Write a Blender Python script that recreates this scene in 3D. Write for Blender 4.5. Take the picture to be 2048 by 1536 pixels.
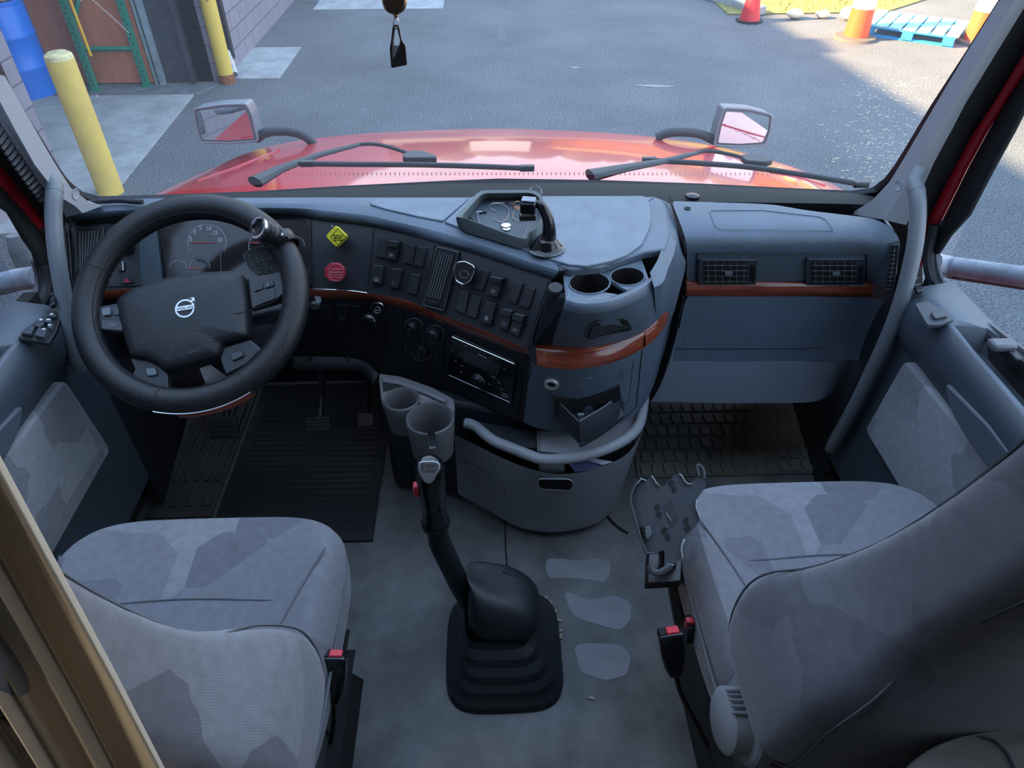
import bpy, bmesh, math, random
from mathutils import Vector, Matrix
from mathutils.bvhtree import BVHTree
random.seed(7)
for o in list(bpy.data.objects): bpy.data.objects.remove(o)
SC = bpy.context.scene
COL = SC.collection
R = math.radians
# ------------------------------------------------------------------ camera
FPX = 1420.0; PITCH = R(40); YAW = R(2.1); CAM = Vector((0, 0, 1.55))
f0 = Vector((math.sin(YAW), math.cos(YAW), 0)); rt = Vector((math.cos(YAW), -math.sin(YAW), 0)); zz = Vector((0, 0, 1))
fw = f0*math.cos(PITCH) - zz*math.sin(PITCH); upv = f0*math.sin(PITCH) + zz*math.cos(PITCH)
cd = bpy.data.cameras.new('camera'); cam = bpy.data.objects.new('camera', cd); COL.objects.link(cam)
cd.sensor_width = 36; cd.lens = 36*FPX/2048; cd.clip_start = .02; cd.clip_end = 300
cam.matrix_world = Matrix(((rt.x, upv.x, -fw.x, CAM.x), (rt.y, upv.y, -fw.y, CAM.y), (rt.z, upv.z, -fw.z, CAM.z), (0, 0, 0, 1)))
SC.camera = cam
# ------------------------------------------------------------------ view, sky and sun
vs = SC.view_settings; vs.view_transform = 'Standard'; vs.look = 'None'; vs.gamma = 1; vs.use_curve_mapping = False
vs.exposure = 1.22
W = bpy.data.worlds.new('sky'); SC.world = W; W.use_nodes = True
wn = W.node_tree.nodes; wl = W.node_tree.links; wn.clear()
wo = wn.new('ShaderNodeOutputWorld'); wb = wn.new('ShaderNodeBackground'); wr = wn.new('ShaderNodeValToRGB')
wt = wn.new('ShaderNodeTexCoord'); ws = wn.new('ShaderNodeSeparateXYZ')
wl.new(wt.outputs['Generated'], ws.inputs[0]); wl.new(ws.outputs['Z'], wr.inputs[0]); wl.new(wr.outputs[0], wb.inputs[0]); wl.new(wb.outputs[0], wo.inputs[0])
wr.color_ramp.elements[0].position = 0.0; wr.color_ramp.elements[0].color = (.88, .94, 1, 1)
wr.color_ramp.elements[1].position = 0.7; wr.color_ramp.elements[1].color = (.50, .69, 1, 1)
wb.inputs[1].default_value = 1.35
sd = bpy.data.lights.new('sun', 'SUN'); sd.energy = 17; sd.angle = R(1.1); sd.color = (1, .68, .34)
sun = bpy.data.objects.new('sun', sd); COL.objects.link(sun); sun.location = (-10, -10, 20)
SUN_DIR = Vector((.86, .10, -.50)).normalized()
sun.rotation_euler = SUN_DIR.to_track_quat('-Z', 'Y').to_euler()

# ------------------------------------------------------------------ helpers: points
def ray(u, v): return fw*FPX + rt*(u-1024) + upv*(768-v)
def PZ(u, v, z): d = ray(u, v); return CAM + d*((z-CAM.z)/d.z)
def PY(u, v, y): d = ray(u, v); return CAM + d*((y-CAM.y)/d.y)
def PX(u, v, x): d = ray(u, v); return CAM + d*((x-CAM.x)/d.x)
def catmull(pts, n):
    pts = [Vector(p) for p in pts]
    if len(pts) == 2: return [pts[0].lerp(pts[1], i/(n-1)) for i in range(n)]
    dense = []
    P = [pts[0]*2-pts[1]] + pts + [pts[-1]*2-pts[-2]]
    for i in range(1, len(P)-2):
        p0, p1, p2, p3 = P[i-1:i+3]
        for k in range(12):
            t = k/12
            dense.append(.5*((2*p1)+(p2-p0)*t+(2*p0-5*p1+4*p2-p3)*t*t+(3*p1-p0-3*p2+p3)*t**3))
    dense.append(pts[-1]); return resample(dense, n)
def resample(p, n):
    L = [0]
    for a, b in zip(p, p[1:]): L.append(L[-1]+(b-a).length)
    out = []; j = 0
    for i in range(n):
        s = L[-1]*i/(n-1)
        while j < len(p)-2 and L[j+1] < s: j += 1
        d = L[j+1]-L[j]; out.append(p[j].lerp(p[j+1], 0 if d == 0 else (s-L[j])/d))
    return out
def rnd(pix, r, n=4):
    """round the corners of a 2-D outline"""
    out = []; m = len(pix)
    for i in range(m):
        p = Vector(pix[i]); a = Vector(pix[i-1]); b = Vector(pix[(i+1) % m])
        da = (a-p); db = (b-p); ra = min(r, da.length*.45); rb = min(r, db.length*.45)
        s = p+da.normalized()*ra; e = p+db.normalized()*rb
        for k in range(n+1):
            t = k/n; out.append(tuple((1-t)**2*s+2*t*(1-t)*p+t*t*e))
    return out
def circ(u, v, r, n=24, ry=None, rot=0):
    ry = r if ry is None else ry; c, s = math.cos(rot), math.sin(rot)
    return [(u+c*r*math.cos(a)-s*ry*math.sin(a), v+s*r*math.cos(a)+c*ry*math.sin(a)) for a in [2*math.pi*k/n for k in range(n)]]
# ------------------------------------------------------------------ helpers: meshes
class MB:
    def __init__(s): s.v = []; s.f = []
    def add(s, vs_, fs):
        b = len(s.v); s.v += [Vector(x) for x in vs_]; s.f += [tuple(b+i for i in f) for f in fs]; return s
    def loft(s, rows, closed=False, caps=False):
        n = len(rows[0]); b = len(s.v)
        for r in rows: s.v += [Vector(x) for x in r]
        for i in range(len(rows)-1):
            for j in range(n if closed else n-1):
                a = b+i*n+j; c = b+i*n+(j+1) % n; s.f.append((a, c, c+n, a+n))
        if caps: s.f.append(tuple(b+i for i in reversed(range(n)))); s.f.append(tuple(b+(len(rows)-1)*n+i for i in range(n)))
        return s
    def prism(s, pts, off, off0=None):
        off = Vector(off); pts = [Vector(p) for p in pts]; n = len(pts); b = len(s.v)
        o0 = Vector(off0) if off0 is not None else Vector((0, 0, 0))
        s.v += [p+o0 for p in pts] + [p+off for p in pts]
        s.f.append(tuple(b+i for i in reversed(range(n)))); s.f.append(tuple(b+n+i for i in range(n)))
        for i in range(n): j = (i+1) % n; s.f.append((b+i, b+j, b+n+j, b+n+i))
        return s
    def box(s, c, d, M=None):
        c = Vector(c); vs_ = [Vector((x*d[0]/2, y*d[1]/2, z*d[2]/2)) for x in (-1, 1) for y in (-1, 1) for z in (-1, 1)]
        if M is not None: vs_ = [M @ q for q in vs_]
        return s.add([q+c for q in vs_], [(0, 1, 3, 2), (4, 6, 7, 5), (0, 4, 5, 1), (2, 3, 7, 6), (0, 2, 6, 4), (1, 5, 7, 3)])
    def tube(s, path, r, n=12, closed=False, flat=1.0, up=None):
        path = [Vector(p) for p in path]; m = len(path); rr = r if isinstance(r, (list, tuple)) else [r]*m
        rows = []; prev = None
        for i, p in enumerate(path):
            if closed: t = path[(i+1) % m]-path[i-1]
            else: t = path[min(i+1, m-1)]-path[max(i-1, 0)]
            t.normalize()
            if prev is None:
                a = Vector(up) if up is not None else (Vector((0, 0, 1)) if abs(t.z) < .9 else Vector((1, 0, 0)))
            else: a = prev
            x = (a - t*a.dot(t)).normalized(); prev = x; y = t.cross(x)
            rows.append([p+(x*math.cos(q)*flat+y*math.sin(q))*rr[i] for q in [2*math.pi*k/n for k in range(n)]])
        if closed: rows.append(rows[0]); return s.loft(rows, True)
        return s.loft(rows, True, True)
    def lathe(s, prof, c, axis=(0, 0, 1), n=24, skip=None):
        z = Vector(axis).normalized(); a = Vector((1, 0, 0)) if abs(z.x) < .9 else Vector((0, 1, 0))
        x = (a-z*a.dot(z)).normalized(); y = z.cross(x); c = Vector(c)
        rows = [[c+z*h+(x*math.cos(q)+y*math.sin(q))*max(r, 1e-5) for q in [2*math.pi*k/n for k in range(n)]] for r, h in prof]
        return s.loft(rows, True, False)
def finish(me, ang):
    bm = bmesh.new(); bm.from_mesh(me)
    bmesh.ops.remove_doubles(bm, verts=bm.verts, dist=1e-6)
    bmesh.ops.recalc_face_normals(bm, faces=bm.faces)
    if ang:
        for f in bm.faces: f.smooth = True
        for e in bm.edges:
            if len(e.link_faces) == 2 and e.calc_face_angle(0) > R(ang): e.smooth = False
    bm.to_mesh(me); bm.free()
WL = {}
def obj(name, mb, m, parent=None, ang=40, bevel=0, sub=0, solid=0, origin=None, seg=2, extra=None, **tags):
    nf = len(mb.f)
    if extra: mb.add(extra[0].v, extra[0].f)
    vs_ = mb.v
    lo = Vector([min(p[i] for p in vs_) for i in range(3)]); hi = Vector([max(p[i] for p in vs_) for i in range(3)])
    org = Vector(origin) if origin is not None else Vector(((lo.x+hi.x)/2, (lo.y+hi.y)/2, lo.z))
    me = bpy.data.meshes.new(name); me.from_pydata([tuple(p-org) for p in vs_], [], mb.f); me.update()
    if extra:
        for i in range(nf, len(me.polygons)): me.polygons[i].material_index = 1
    finish(me, ang); me.materials.append(m)
    if extra: me.materials.append(extra[1])
    o = bpy.data.objects.new(name, me); COL.objects.link(o)
    if parent is not None: o.parent = parent; o.location = org-WL[parent.name]
    else: o.location = org
    WL[o.name] = org
    if solid: md = o.modifiers.new('s', 'SOLIDIFY'); md.thickness = abs(solid); md.offset = -1 if solid > 0 else 1
    if bevel: md = o.modifiers.new('b', 'BEVEL'); md.width = bevel; md.segments = seg; md.limit_method = 'ANGLE'; md.angle_limit = R(50)
    if sub: md = o.modifiers.new('u', 'SUBSURF'); md.levels = sub; md.render_levels = sub
    for k, q in tags.items(): o[k] = q
    return o
def thing(name, loc, **tags):
    o = bpy.data.objects.new(name, None); COL.objects.link(o); o.location = loc; o.empty_display_size = .05
    WL[o.name] = Vector(loc)
    for k, q in tags.items(): o[k] = q
    return o
def copy_thing(src, loc, rz=0, **tags):
    def rec(s, par):
        c = s.copy(); COL.objects.link(c); c.parent = par
        for ch in [x for x in bpy.data.objects if x.parent == s]: rec(ch, c)
        return c
    kids = list(src.children)
    c = src.copy(); COL.objects.link(c)
    for ch in kids: rec(ch, c)
    c.location = loc; c.rotation_euler = (0, 0, rz)
    for k, q in tags.items(): c[k] = q
    return c
def cut_local(o, mb):
    c = obj('cutter', mb, BLKM); md = o.modifiers.new('c', 'BOOLEAN'); md.operation = 'DIFFERENCE'; md.object = c; md.solver = 'EXACT'
    bpy.context.view_layer.update(); dg = bpy.context.evaluated_depsgraph_get(); dg.update(); me = bpy.data.meshes.new_from_object(o.evaluated_get(dg)); o.modifiers.clear(); o.data = me; bpy.data.objects.remove(c)
class Surf:
    """a built surface that details are laid onto"""
    def __init__(s, mb):
        s.t = BVHTree.FromPolygons(mb.v, mb.f); s.c = sum(mb.v, Vector())/len(mb.v)
        f = mb.f[len(mb.f)//2]; s.n = (mb.v[f[1]]-mb.v[f[0]]).cross(mb.v[f[2]]-mb.v[f[0]]).normalized()
        if s.n.dot(CAM-s.c) < 0: s.n.negate()
    def hit(s, u, v):
        d = ray(u, v).normalized(); h = s.t.ray_cast(CAM, d)
        if h[0] is None:
            best = None
            for k in range(40):
                q = CAM+d*(.6+k*.04); g = s.t.find_nearest(q)
                if best is None or g[3] < best[1][3]: best = (q, g)
            p, n = best[1][0], best[1][1]
        else: p, n = h[0], h[1]
        n = n.copy()
        if n.dot(CAM-p) < 0: n.negate()
        return p, n
class Plane:
    def __init__(s, p, n): s.p = Vector(p); s.n = Vector(n).normalized()
    def hit(s, u, v):
        d = ray(u, v); return CAM+d*((s.p-CAM).dot(s.n)/d.dot(s.n)), s.n
def fitplane(S, pix, lift=0):
    h = [S.hit(*p) for p in pix]; P_ = [q[0] for q in h]; c = sum(P_, Vector())/len(P_); n = Vector()
    for i in range(len(P_)): a, b = P_[i]-c, P_[(i+1) % len(P_)]-c; n += a.cross(b)
    n.normalize(); n = n if n.dot(CAM-c) > 0 else -n
    m_ = max((p-c).dot(n) for p in P_)
    return Plane(c+n*(m_+lift), n)
def slab(pix, S, t, t0=-.004, mb=None, taper=1.0, n=None):
    hs = [S.hit(*p) for p in pix]; nn = n if n is not None else sum((h[1] for h in hs), Vector()).normalized()
    pts = [h[0] for h in hs]; c = sum(pts, Vector())/len(pts)
    mb = mb or MB(); b = len(mb.v); m = len(pts)
    mb.v += [p+nn*t0 for p in pts]+[c+(p-c)*taper+nn*t for p in pts]
    mb.f.append(tuple(b+i for i in reversed(range(m)))); mb.f.append(tuple(b+m+i for i in range(m)))
    for i in range(m): j = (i+1) % m; mb.f.append((b+i, b+j, b+m+j, b+m+i))
    return mb
def line(pix, S, r, off=.001, mb=None, closed=False, n=6):
    mb = mb or MB(); return mb.tube([p+nn*off for p, nn in [S.hit(*q) for q in pix]], r, n, closed)
def subdiv(pix, k, closed=True):
    out = []; m = len(pix)
    for i in range(m if closed else m-1):
        a = Vector(pix[i]); b = Vector(pix[(i+1) % m])
        for j in range(k): out.append(tuple(a.lerp(b, j/k)))
    if not closed: out.append(pix[-1])
    return out
def text(name, s, p0, p1, nrm, m, parent, lift=.0012, thick=.0004, h=None, **tags):
    """raised lettering from point p0 to p1 lying on a surface of normal nrm"""
    cu = bpy.data.curves.new('t', 'FONT'); cu.body = s; cu.extrude = .02; cu.offset = 0.004
    to = bpy.data.objects.new('t', cu); COL.objects.link(to)
    dg = bpy.context.evaluated_depsgraph_get(); dg.update(); me = bpy.data.meshes.new_from_object(to.evaluated_get(dg))
    xs = [q.co.x for q in me.vertices]; w = max(xs)-min(xs); x0 = min(xs)
    X = (p1-p0); L = X.length; X.normalize(); N = nrm.normalized(); Yv = N.cross(X).normalized(); N = X.cross(Yv)
    k = L/w; ky = k if h is None else h/.7
    mb = MB(); mb.add([p0+X*(q.co.x-x0)*k+Yv*q.co.y*ky+N*(lift+q.co.z*thick/.02) for q in me.vertices], [tuple(f.vertices) for f in me.polygons])
    bpy.data.objects.remove(to); bpy.data.curves.remove(cu); bpy.data.meshes.remove(me)
    return obj(name, mb, m, parent, ang=0, **tags)
def textpx(name, s, a, b, S, m, parent, **k):
    pa, n = S.hit(*a); pb, _ = S.hit(*b); return text(name, s, pa, pb, n, m, parent, **k)
# ------------------------------------------------------------------ materials
MATS = {}
def mat(name, col, rough=.5, metal=0, spec=.5, coat=0, var=0, vscale=8, col2=None, bump=0, bscale=300, btype='noise', emit=None, stretch=None, thresh=None, trans=0, alpha=1, sheen=0):
    if name in MATS: return MATS[name]
    m = bpy.data.materials.new(name); m.use_nodes = True; N = m.node_tree.nodes; L = m.node_tree.links
    b = N['Principled BSDF']; c = tuple(col)+(1,)
    b.inputs['Base Color'].default_value = c; b.inputs['Roughness'].default_value = rough; b.inputs['Metallic'].default_value = metal
    b.inputs['Specular IOR Level'].default_value = spec; b.inputs['Coat Weight'].default_value = coat; b.inputs['Coat Roughness'].default_value = .06
    b.inputs['Transmission Weight'].default_value = trans; b.inputs['Alpha'].default_value = alpha; b.inputs['Sheen Weight'].default_value = sheen
    tc = N.new('ShaderNodeTexCoord'); mp = N.new('ShaderNodeMapping'); L.new(tc.outputs['Object'], mp.inputs[0])
    if stretch: mp.inputs['Scale'].default_value = stretch
    if var or col2:
        nz = N.new('ShaderNodeTexNoise'); nz.inputs['Scale'].default_value = vscale; nz.inputs['Detail'].default_value = 6; nz.inputs['Roughness'].default_value = .65
        L.new(mp.outputs[0], nz.inputs['Vector']); rp = N.new('ShaderNodeValToRGB'); L.new(nz.outputs[0], rp.inputs[0]); L.new(rp.outputs[0], b.inputs['Base Color'])
        lo, hi = thresh or (.35, .65); rp.color_ramp.elements[0].position = lo; rp.color_ramp.elements[1].position = hi
        if col2: a0, a1 = c, tuple(col2)+(1,)
        else: a0 = tuple(x*(1-var) for x in col)+(1,); a1 = tuple(min(1, x*(1+var)) for x in col)+(1,)
        rp.color_ramp.elements[0].color = a0; rp.color_ramp.elements[1].color = a1
    if bump:
        if btype == 'noise': t = N.new('ShaderNodeTexNoise'); t.inputs['Scale'].default_value = bscale; t.inputs['Detail'].default_value = 3; out = t.outputs[0]
        elif btype == 'voronoi': t = N.new('ShaderNodeTexVoronoi'); t.inputs['Scale'].default_value = bscale; out = t.outputs['Distance']
        else: t = N.new('ShaderNodeTexWave'); t.inputs['Scale'].default_value = bscale; t.inputs['Distortion'].default_value = .6; t.bands_direction = 'DIAGONAL'; out = t.outputs[0]
        L.new(mp.outputs[0], t.inputs['Vector']); bp = N.new('ShaderNodeBump'); bp.inputs['Strength'].default_value = bump; bp.inputs['Distance'].default_value = .002
        L.new(out, bp.inputs['Height']); L.new(bp.outputs[0], b.inputs['Normal'])
    if emit: b.inputs['Emission Color'].default_value = tuple(emit)+(1,); b.inputs['Emission Strength'].default_value = 1
    MATS[name] = m; return m
DASH = mat('dash_plastic', (.098, .132, .175), .45, bump=.35, bscale=420, btype='voronoi', var=.12, vscale=5)
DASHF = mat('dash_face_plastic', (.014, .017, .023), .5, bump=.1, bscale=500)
BLK = mat('black_plastic', (.010, .011, .014), .38)
BLKM = mat('black_matt', (.008, .009, .011), .8)
GLOSS = mat('gloss_black', (.006, .007, .010), .12, spec=.6)
LENS = mat('cluster_lens', (.020, .018, .020), .10)
GREYP = mat('grey_plastic', (.30, .315, .345), .5, bump=.12, bscale=500, var=.08, vscale=6)
CUPG = mat('cup_grey_plastic', (.14, .14, .15), .42, bump=.08, bscale=500)
PILL = mat('pillar_plastic', (.36, .38, .41), .55, bump=.2, bscale=380)
DOORP = mat('door_plastic', (.050, .064, .084), .45, bump=.2, bscale=450)
SHELF = mat('door_shelf_plastic', (.11, .13, .16), .55, bump=.2, bscale=450)
WOOD = mat('red_wood', (.30, .060, .028), .22, coat=.6, col2=(.10, .022, .012), vscale=22, stretch=(.5, 1.2, 3), thresh=(.30, .72))
CHROME = mat('chrome', (.75, .77, .80), .15, metal=1)
SATIN = mat('satin_metal', (.55, .57, .60), .32, metal=1, bump=.1, bscale=600)
STEEL = mat('brushed_steel', (.42, .44, .47), .38, metal=.9)
REDP = mat('red_paint', (.52, .012, .028), .30, coat=.7, var=.10, vscale=3)
REDIN = mat('red_paint_frame', (.46, .008, .022), .35, coat=.4)
RUB = mat('black_rubber', (.012, .014, .018), .55)
BOOT = mat('boot_rubber', (.012, .015, .019), .48, bump=.1, bscale=300)
LEA = mat('wheel_leather', (.009, .010, .013), .42, bump=.3, bscale=520, btype='voronoi')
HUB = mat('hub_plastic', (.012, .014, .018), .45, bump=.3, bscale=420, btype='voronoi')
WHITE = mat('white_print', (.55, .57, .60), .6)
DIM = mat('grey_print', (.22, .23, .25), .6)
YEL = mat('yellow_knob', (.62, .55, .02), .4)
REDK = mat('red_knob', (.36, .018, .035), .42)
REDB = mat('red_button', (.60, .045, .065), .4)
COPPER = mat('copper', (.55, .30, .20), .35, metal=.8)
def fabric(name, c1, c2, c3, scale=5.5, ridge=520):
    m = bpy.data.materials.new(name); m.use_nodes = True; N = m.node_tree.nodes; L = m.node_tree.links; b = N['Principled BSDF']
    b.inputs['Roughness'].default_value = .92; b.inputs['Sheen Weight'].default_value = .25; b.inputs['Specular IOR Level'].default_value = .2
    tc = N.new('ShaderNodeTexCoord'); vo = N.new('ShaderNodeTexVoronoi'); vo.inputs['Scale'].default_value = scale; vo.distance = 'MANHATTAN'
    L.new(tc.outputs['Object'], vo.inputs['Vector']); sp = N.new('ShaderNodeSeparateColor'); L.new(vo.outputs['Color'], sp.inputs[0])
    rp = N.new('ShaderNodeValToRGB'); rp.color_ramp.interpolation = 'CONSTANT'; L.new(sp.outputs[0], rp.inputs[0])
    rp.color_ramp.elements[0].color = tuple(c1)+(1,); rp.color_ramp.elements[1].position = .4; rp.color_ramp.elements[1].color = tuple(c2)+(1,)
    e = rp.color_ramp.elements.new(.72); e.color = tuple(c3)+(1,)
    nz = N.new('ShaderNodeTexNoise'); nz.inputs['Scale'].default_value = 60; nz.inputs['Detail'].default_value = 5; L.new(tc.outputs['Object'], nz.inputs['Vector'])
    mx = N.new('ShaderNodeMixRGB'); mx.blend_type = 'OVERLAY'; mx.inputs[0].default_value = .25; L.new(rp.outputs[0], mx.inputs[1]); L.new(nz.outputs[0], mx.inputs[2]); L.new(mx.outputs[0], b.inputs['Base Color'])
    wv = N.new('ShaderNodeTexWave'); wv.inputs['Scale'].default_value = ridge/2.6; wv.bands_direction = 'DIAGONAL'; wv.inputs['Distortion'].default_value = 1; L.new(tc.outputs['Object'], wv.inputs['Vector'])
    bp = N.new('ShaderNodeBump'); bp.inputs['Strength'].default_value = .12; bp.inputs['Distance'].default_value = .001; L.new(wv.outputs[0], bp.inputs['Height']); L.new(bp.outputs[0], b.inputs['Normal'])
    return m
SEATF = fabric('seat_fabric', (.125, .125, .145), (.155, .157, .178), (.195, .200, .222))
DOORF = fabric('door_fabric', (.19, .20, .22), (.23, .24, .265), (.27, .285, .31), 7)
SEAM = mat('seam_thread', (.10, .105, .12), .9)
TAN = mat('tan_curtain', (.52, .44, .34), .9, bump=.3, bscale=260)
HEAD = mat('headliner', (.24, .23, .21), .9)
# ================================================================== OUTSIDE
GZ = -1.15
# ground
def mat_asphalt():
    m = mat('asphalt', (.14, .15, .17), .85, bump=.3, bscale=60); N = m.node_tree.nodes; L = m.node_tree.links; b = N['Principled BSDF']
    tc = N.new('ShaderNodeTexCoord'); n1 = N.new('ShaderNodeTexNoise'); n1.inputs['Scale'].default_value = .7; n1.inputs['Detail'].default_value = 9; n1.inputs['Roughness'].default_value = .6
    n2 = N.new('ShaderNodeTexNoise'); n2.inputs['Scale'].default_value = 55; n2.inputs['Detail'].default_value = 2
    L.new(tc.outputs['Object'], n1.inputs['Vector']); L.new(tc.outputs['Object'], n2.inputs['Vector'])
    r1 = N.new('ShaderNodeValToRGB'); r1.color_ramp.elements[0].position = .3; r1.color_ramp.elements[0].color = (.078, .086, .098, 1); r1.color_ramp.elements[1].position = .72; r1.color_ramp.elements[1].color = (.135, .147, .162, 1); L.new(n1.outputs[0], r1.inputs[0])
    r2 = N.new('ShaderNodeValToRGB'); r2.color_ramp.elements[0].position = .35; r2.color_ramp.elements[0].color = (.35, .35, .35, 1); r2.color_ramp.elements[1].position = .7; r2.color_ramp.elements[1].color = (1.7, 1.7, 1.7, 1); L.new(n2.outputs[0], r2.inputs[0])
    mx = N.new('ShaderNodeMixRGB'); mx.blend_type = 'MULTIPLY'; mx.inputs[0].default_value = .8; L.new(r1.outputs[0], mx.inputs[1]); L.new(r2.outputs[0], mx.inputs[2]); L.new(mx.outputs[0], b.inputs['Base Color'])
    return m
ASPH = mat_asphalt()
CONC = mat('concrete', (.30, .33, .34), .85, var=.22, vscale=3, bump=.4, bscale=80)
g = MB().add([(-30, -50, GZ), (50, -50, GZ), (50, 70, GZ), (-30, 70, GZ)], [(0, 1, 2, 3)])
obj('ground', g, ASPH, kind='structure', label='dark blue-grey asphalt yard in front of the truck')
def gpoly(name, pix, m, h, **t):
    return obj(name, MB().prism([PZ(u, v, GZ) for u, v in pix], (0, 0, h)), m, **t)
def gpts(name, pts, m, h, **t): return obj(name, MB().prism([(x, y, GZ) for x, y in pts], (0, 0, h)), m, **t)
gpts('concrete_pad', [(-5.6, 8.5), (-3.34, 8.5), (-3.24, 6.04), (-3.1, 5.2), (-5.6, 5.2)], CONC, .012, kind='structure', label='pale concrete apron in front of the roll-up door recess')
gpts('concrete_pad', [(-3.3, 10.42), (-2.48, 10.42), (-2.49, 9.07), (-3.3, 9.07)], CONC, .012, kind='structure', label='small pale concrete slab beside the rusty yellow pole')
gpts('concrete_pad', [(-2.7, 14.4), (-.64, 14.4), (-.64, 12.56), (-2.7, 12.56)], CONC, .012, kind='structure', label='pale concrete slab at the top of the yard beyond the key tag')
gpts('concrete_pad', [(-5.6, 8.52), (-3.3, 8.52), (-3.1, 8.98), (-5.6, 8.98)], mat('dirty_concrete', (.14, .155, .17), .9, var=.3, vscale=5), .006, kind='structure', label='darker dirty strip at the foot of the brown board')
# sunlit lot and grass
GRASSM = mat('grass', (.20, .21, .035), .9, col2=(.42, .36, .10), vscale=7)
gr = MB()
for k in range(5200):
    x = random.uniform(3.9, 9.5); y = random.uniform(12.1, 17)
    if y < 12.1+max(0, x-6.2)*.9: continue
    a = random.uniform(0, 6.28); h = random.uniform(.03, .11); w = .012; dx, dy = math.cos(a)*w, math.sin(a)*w
    gr.add([(x-dx, y-dy, GZ), (x+dx, y+dy, GZ), (x+dy*2, y-dx*2, GZ+h)], [(0, 1, 2)])
obj('grass', gr, GRASSM, ang=0, kind='stuff', label='yellow-green grass growing beyond the curb in the sun', category='grass')
gpts('grass_bed', [(3.8, 12.0), (6.3, 12.05), (9.5, 14.6), (9.5, 17.2), (3.8, 17.2)], mat('grass_soil', (.20, .19, .05), .95, var=.3, vscale=8), .02, kind='structure', label='soil under the grass beyond the curb')
cb = MB(); A = Vector((3.35, 14.0, GZ)); B = Vector((4.3, 11.95, GZ)); d = (B-A).normalized(); s = Vector((-d.y, d.x, 0))*.09
cb.prism([A-s, B-s, B+s, A+s], (0, 0, .13))
obj('curb', cb, CONC, bevel=.02, kind='structure', label='weathered concrete curb at the edge of the grass')
# pale stones
for (x, y, r, l) in [(4.75, 11.75, .14, 'pale stone left of the orange barrel on the grass edge'), (5.55, 11.6, .20, 'largest pale stone just right behind the orange barrel'), (5.18, 11.75, .12, 'small pale stone directly behind the orange barrel')]:
    st = MB(); rows = []
    for i in range(7):
        t = math.pi*i/6; rows.append([(x+r*math.sin(t)*math.cos(q)*random.uniform(.9, 1.1), y+r*.8*math.sin(t)*math.sin(q), GZ+r*.55*(1-math.cos(t))*.9) for q in [2*math.pi*k/10 for k in range(10)]])
    obj('stone', st.loft(rows, True), mat('stone', (.75, .70, .58), .8), sub=1, label=l, category='stone', group='pale stones by the grass')
# building
def mat_block(name, c, axis):
    m = mat(name, c, .85, bump=.3, bscale=60); N = m.node_tree.nodes; L = m.node_tree.links; b = N['Principled BSDF']
    tc = N.new('ShaderNodeTexCoord'); sp = N.new('ShaderNodeSeparateXYZ'); cb = N.new('ShaderNodeCombineXYZ'); L.new(tc.outputs['Object'], sp.inputs[0])
    L.new(sp.outputs[axis], cb.inputs[0]); L.new(sp.outputs[2], cb.inputs[1])
    br = N.new('ShaderNodeTexBrick'); br.inputs['Scale'].default_value = 1; br.inputs['Brick Width'].default_value = .40; br.inputs['Row Height'].default_value = .2; br.inputs['Mortar Size'].default_value = .007
    br.inputs['Color1'].default_value = tuple(c)+(1,); br.inputs['Color2'].default_value = tuple(x*1.15 for x in c)+(1,); br.inputs['Mortar'].default_value = tuple(x*.45 for x in c)+(1,)
    L.new(cb.outputs[0], br.inputs['Vector']); L.new(br.outputs[0], b.inputs['Base Color']); return m
BLKY = mat_block('block_wall_side', (.20, .185, .225), 1)
BLKX = mat_block('block_wall_front', (.20, .175, .21), 0)
TOPZ = 3.5
wl_ = MB().box((-4.41, -13.8, GZ+(TOPZ-GZ)/2), (1.0, 40.4, TOPZ-GZ))
obj('wall_left', wl_, BLKY, kind='structure', label='purple-grey painted block wall at the far left, its corner hiding half of the blue drum')
wf = MB().box((-6.4, 9.35, GZ+(TOPZ-GZ)/2), (6.3, .7, TOPZ-GZ)); 
obj('wall_front', wf, BLKX, kind='structure', label='block wall closing the recess behind the rack')
wr_ = MB().box((-3.72, 14.7, GZ+(3.2-GZ)/2), (1.2, 11.4, 3.2-GZ))
obj('wall_right', wr_, BLKY, kind='structure', label='purple-grey block wall running away beyond the rusty yellow pole')
obj('wall_back', MB().box((-9.2, 6.0, GZ+(TOPZ-GZ)/2), (6.0, 5.9, TOPZ-GZ)), BLKY, kind='structure', label='block wall of the recess behind the blue drum')
obj('roof', MB().prism([(-12, -34, 3.5), (-2.0, -34, 3.5), (-2.32, -6, 3.5), (-3.38, 5.1, 3.5), (-3.89, 10.4, 3.5), (-4.3, 21, 3.5), (-12, 21, 3.5)], (0, 0, .18)), BLKM, kind='structure', label='unseen flat roof of the block building, its edge shaped to cast the yard shade')  # unseen slab added to block the sun; slanted edge sets the yard's shadow line
def onwall(pix, y, t, name, m, **k): return obj(name, MB().prism([PY(u, v, y) for u, v in pix], (0, -t, 0)), m, **k)
t = thing('plywood_board', (-4.3, 8.93, GZ+.02), label='big brown plywood board leaning flat on the wall behind the green rack', category='board')
PLY = mat('brown_plywood', (.42, .15, .085), .75, var=.18, vscale=5, stretch=(1, 1, .25))
obj('sheet', MB().box((-4.50, 8.935, GZ+.90), (1.14, .03, 1.76)), PLY, t)
obj('edge_strip', MB().box((-4.50, 8.93, GZ+1.80), (1.14, .04, .05)), mat('pale_wood', (.50, .42, .32), .8), t)
obj('wall_cladding', MB().box((-5.18, 8.93, GZ+1.3), (.22, .035, 2.6)), mat('dark_slate', (.10, .11, .13), .8, bump=1, bscale=14, btype='wave'), kind='structure', label='dark ribbed strip of wall between the blue drum and the brown board')
t = thing('roll_up_door', (-3.63, 8.9, GZ), label='dark charcoal steel door with pale side rail right of the brown board', category='door')
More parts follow.
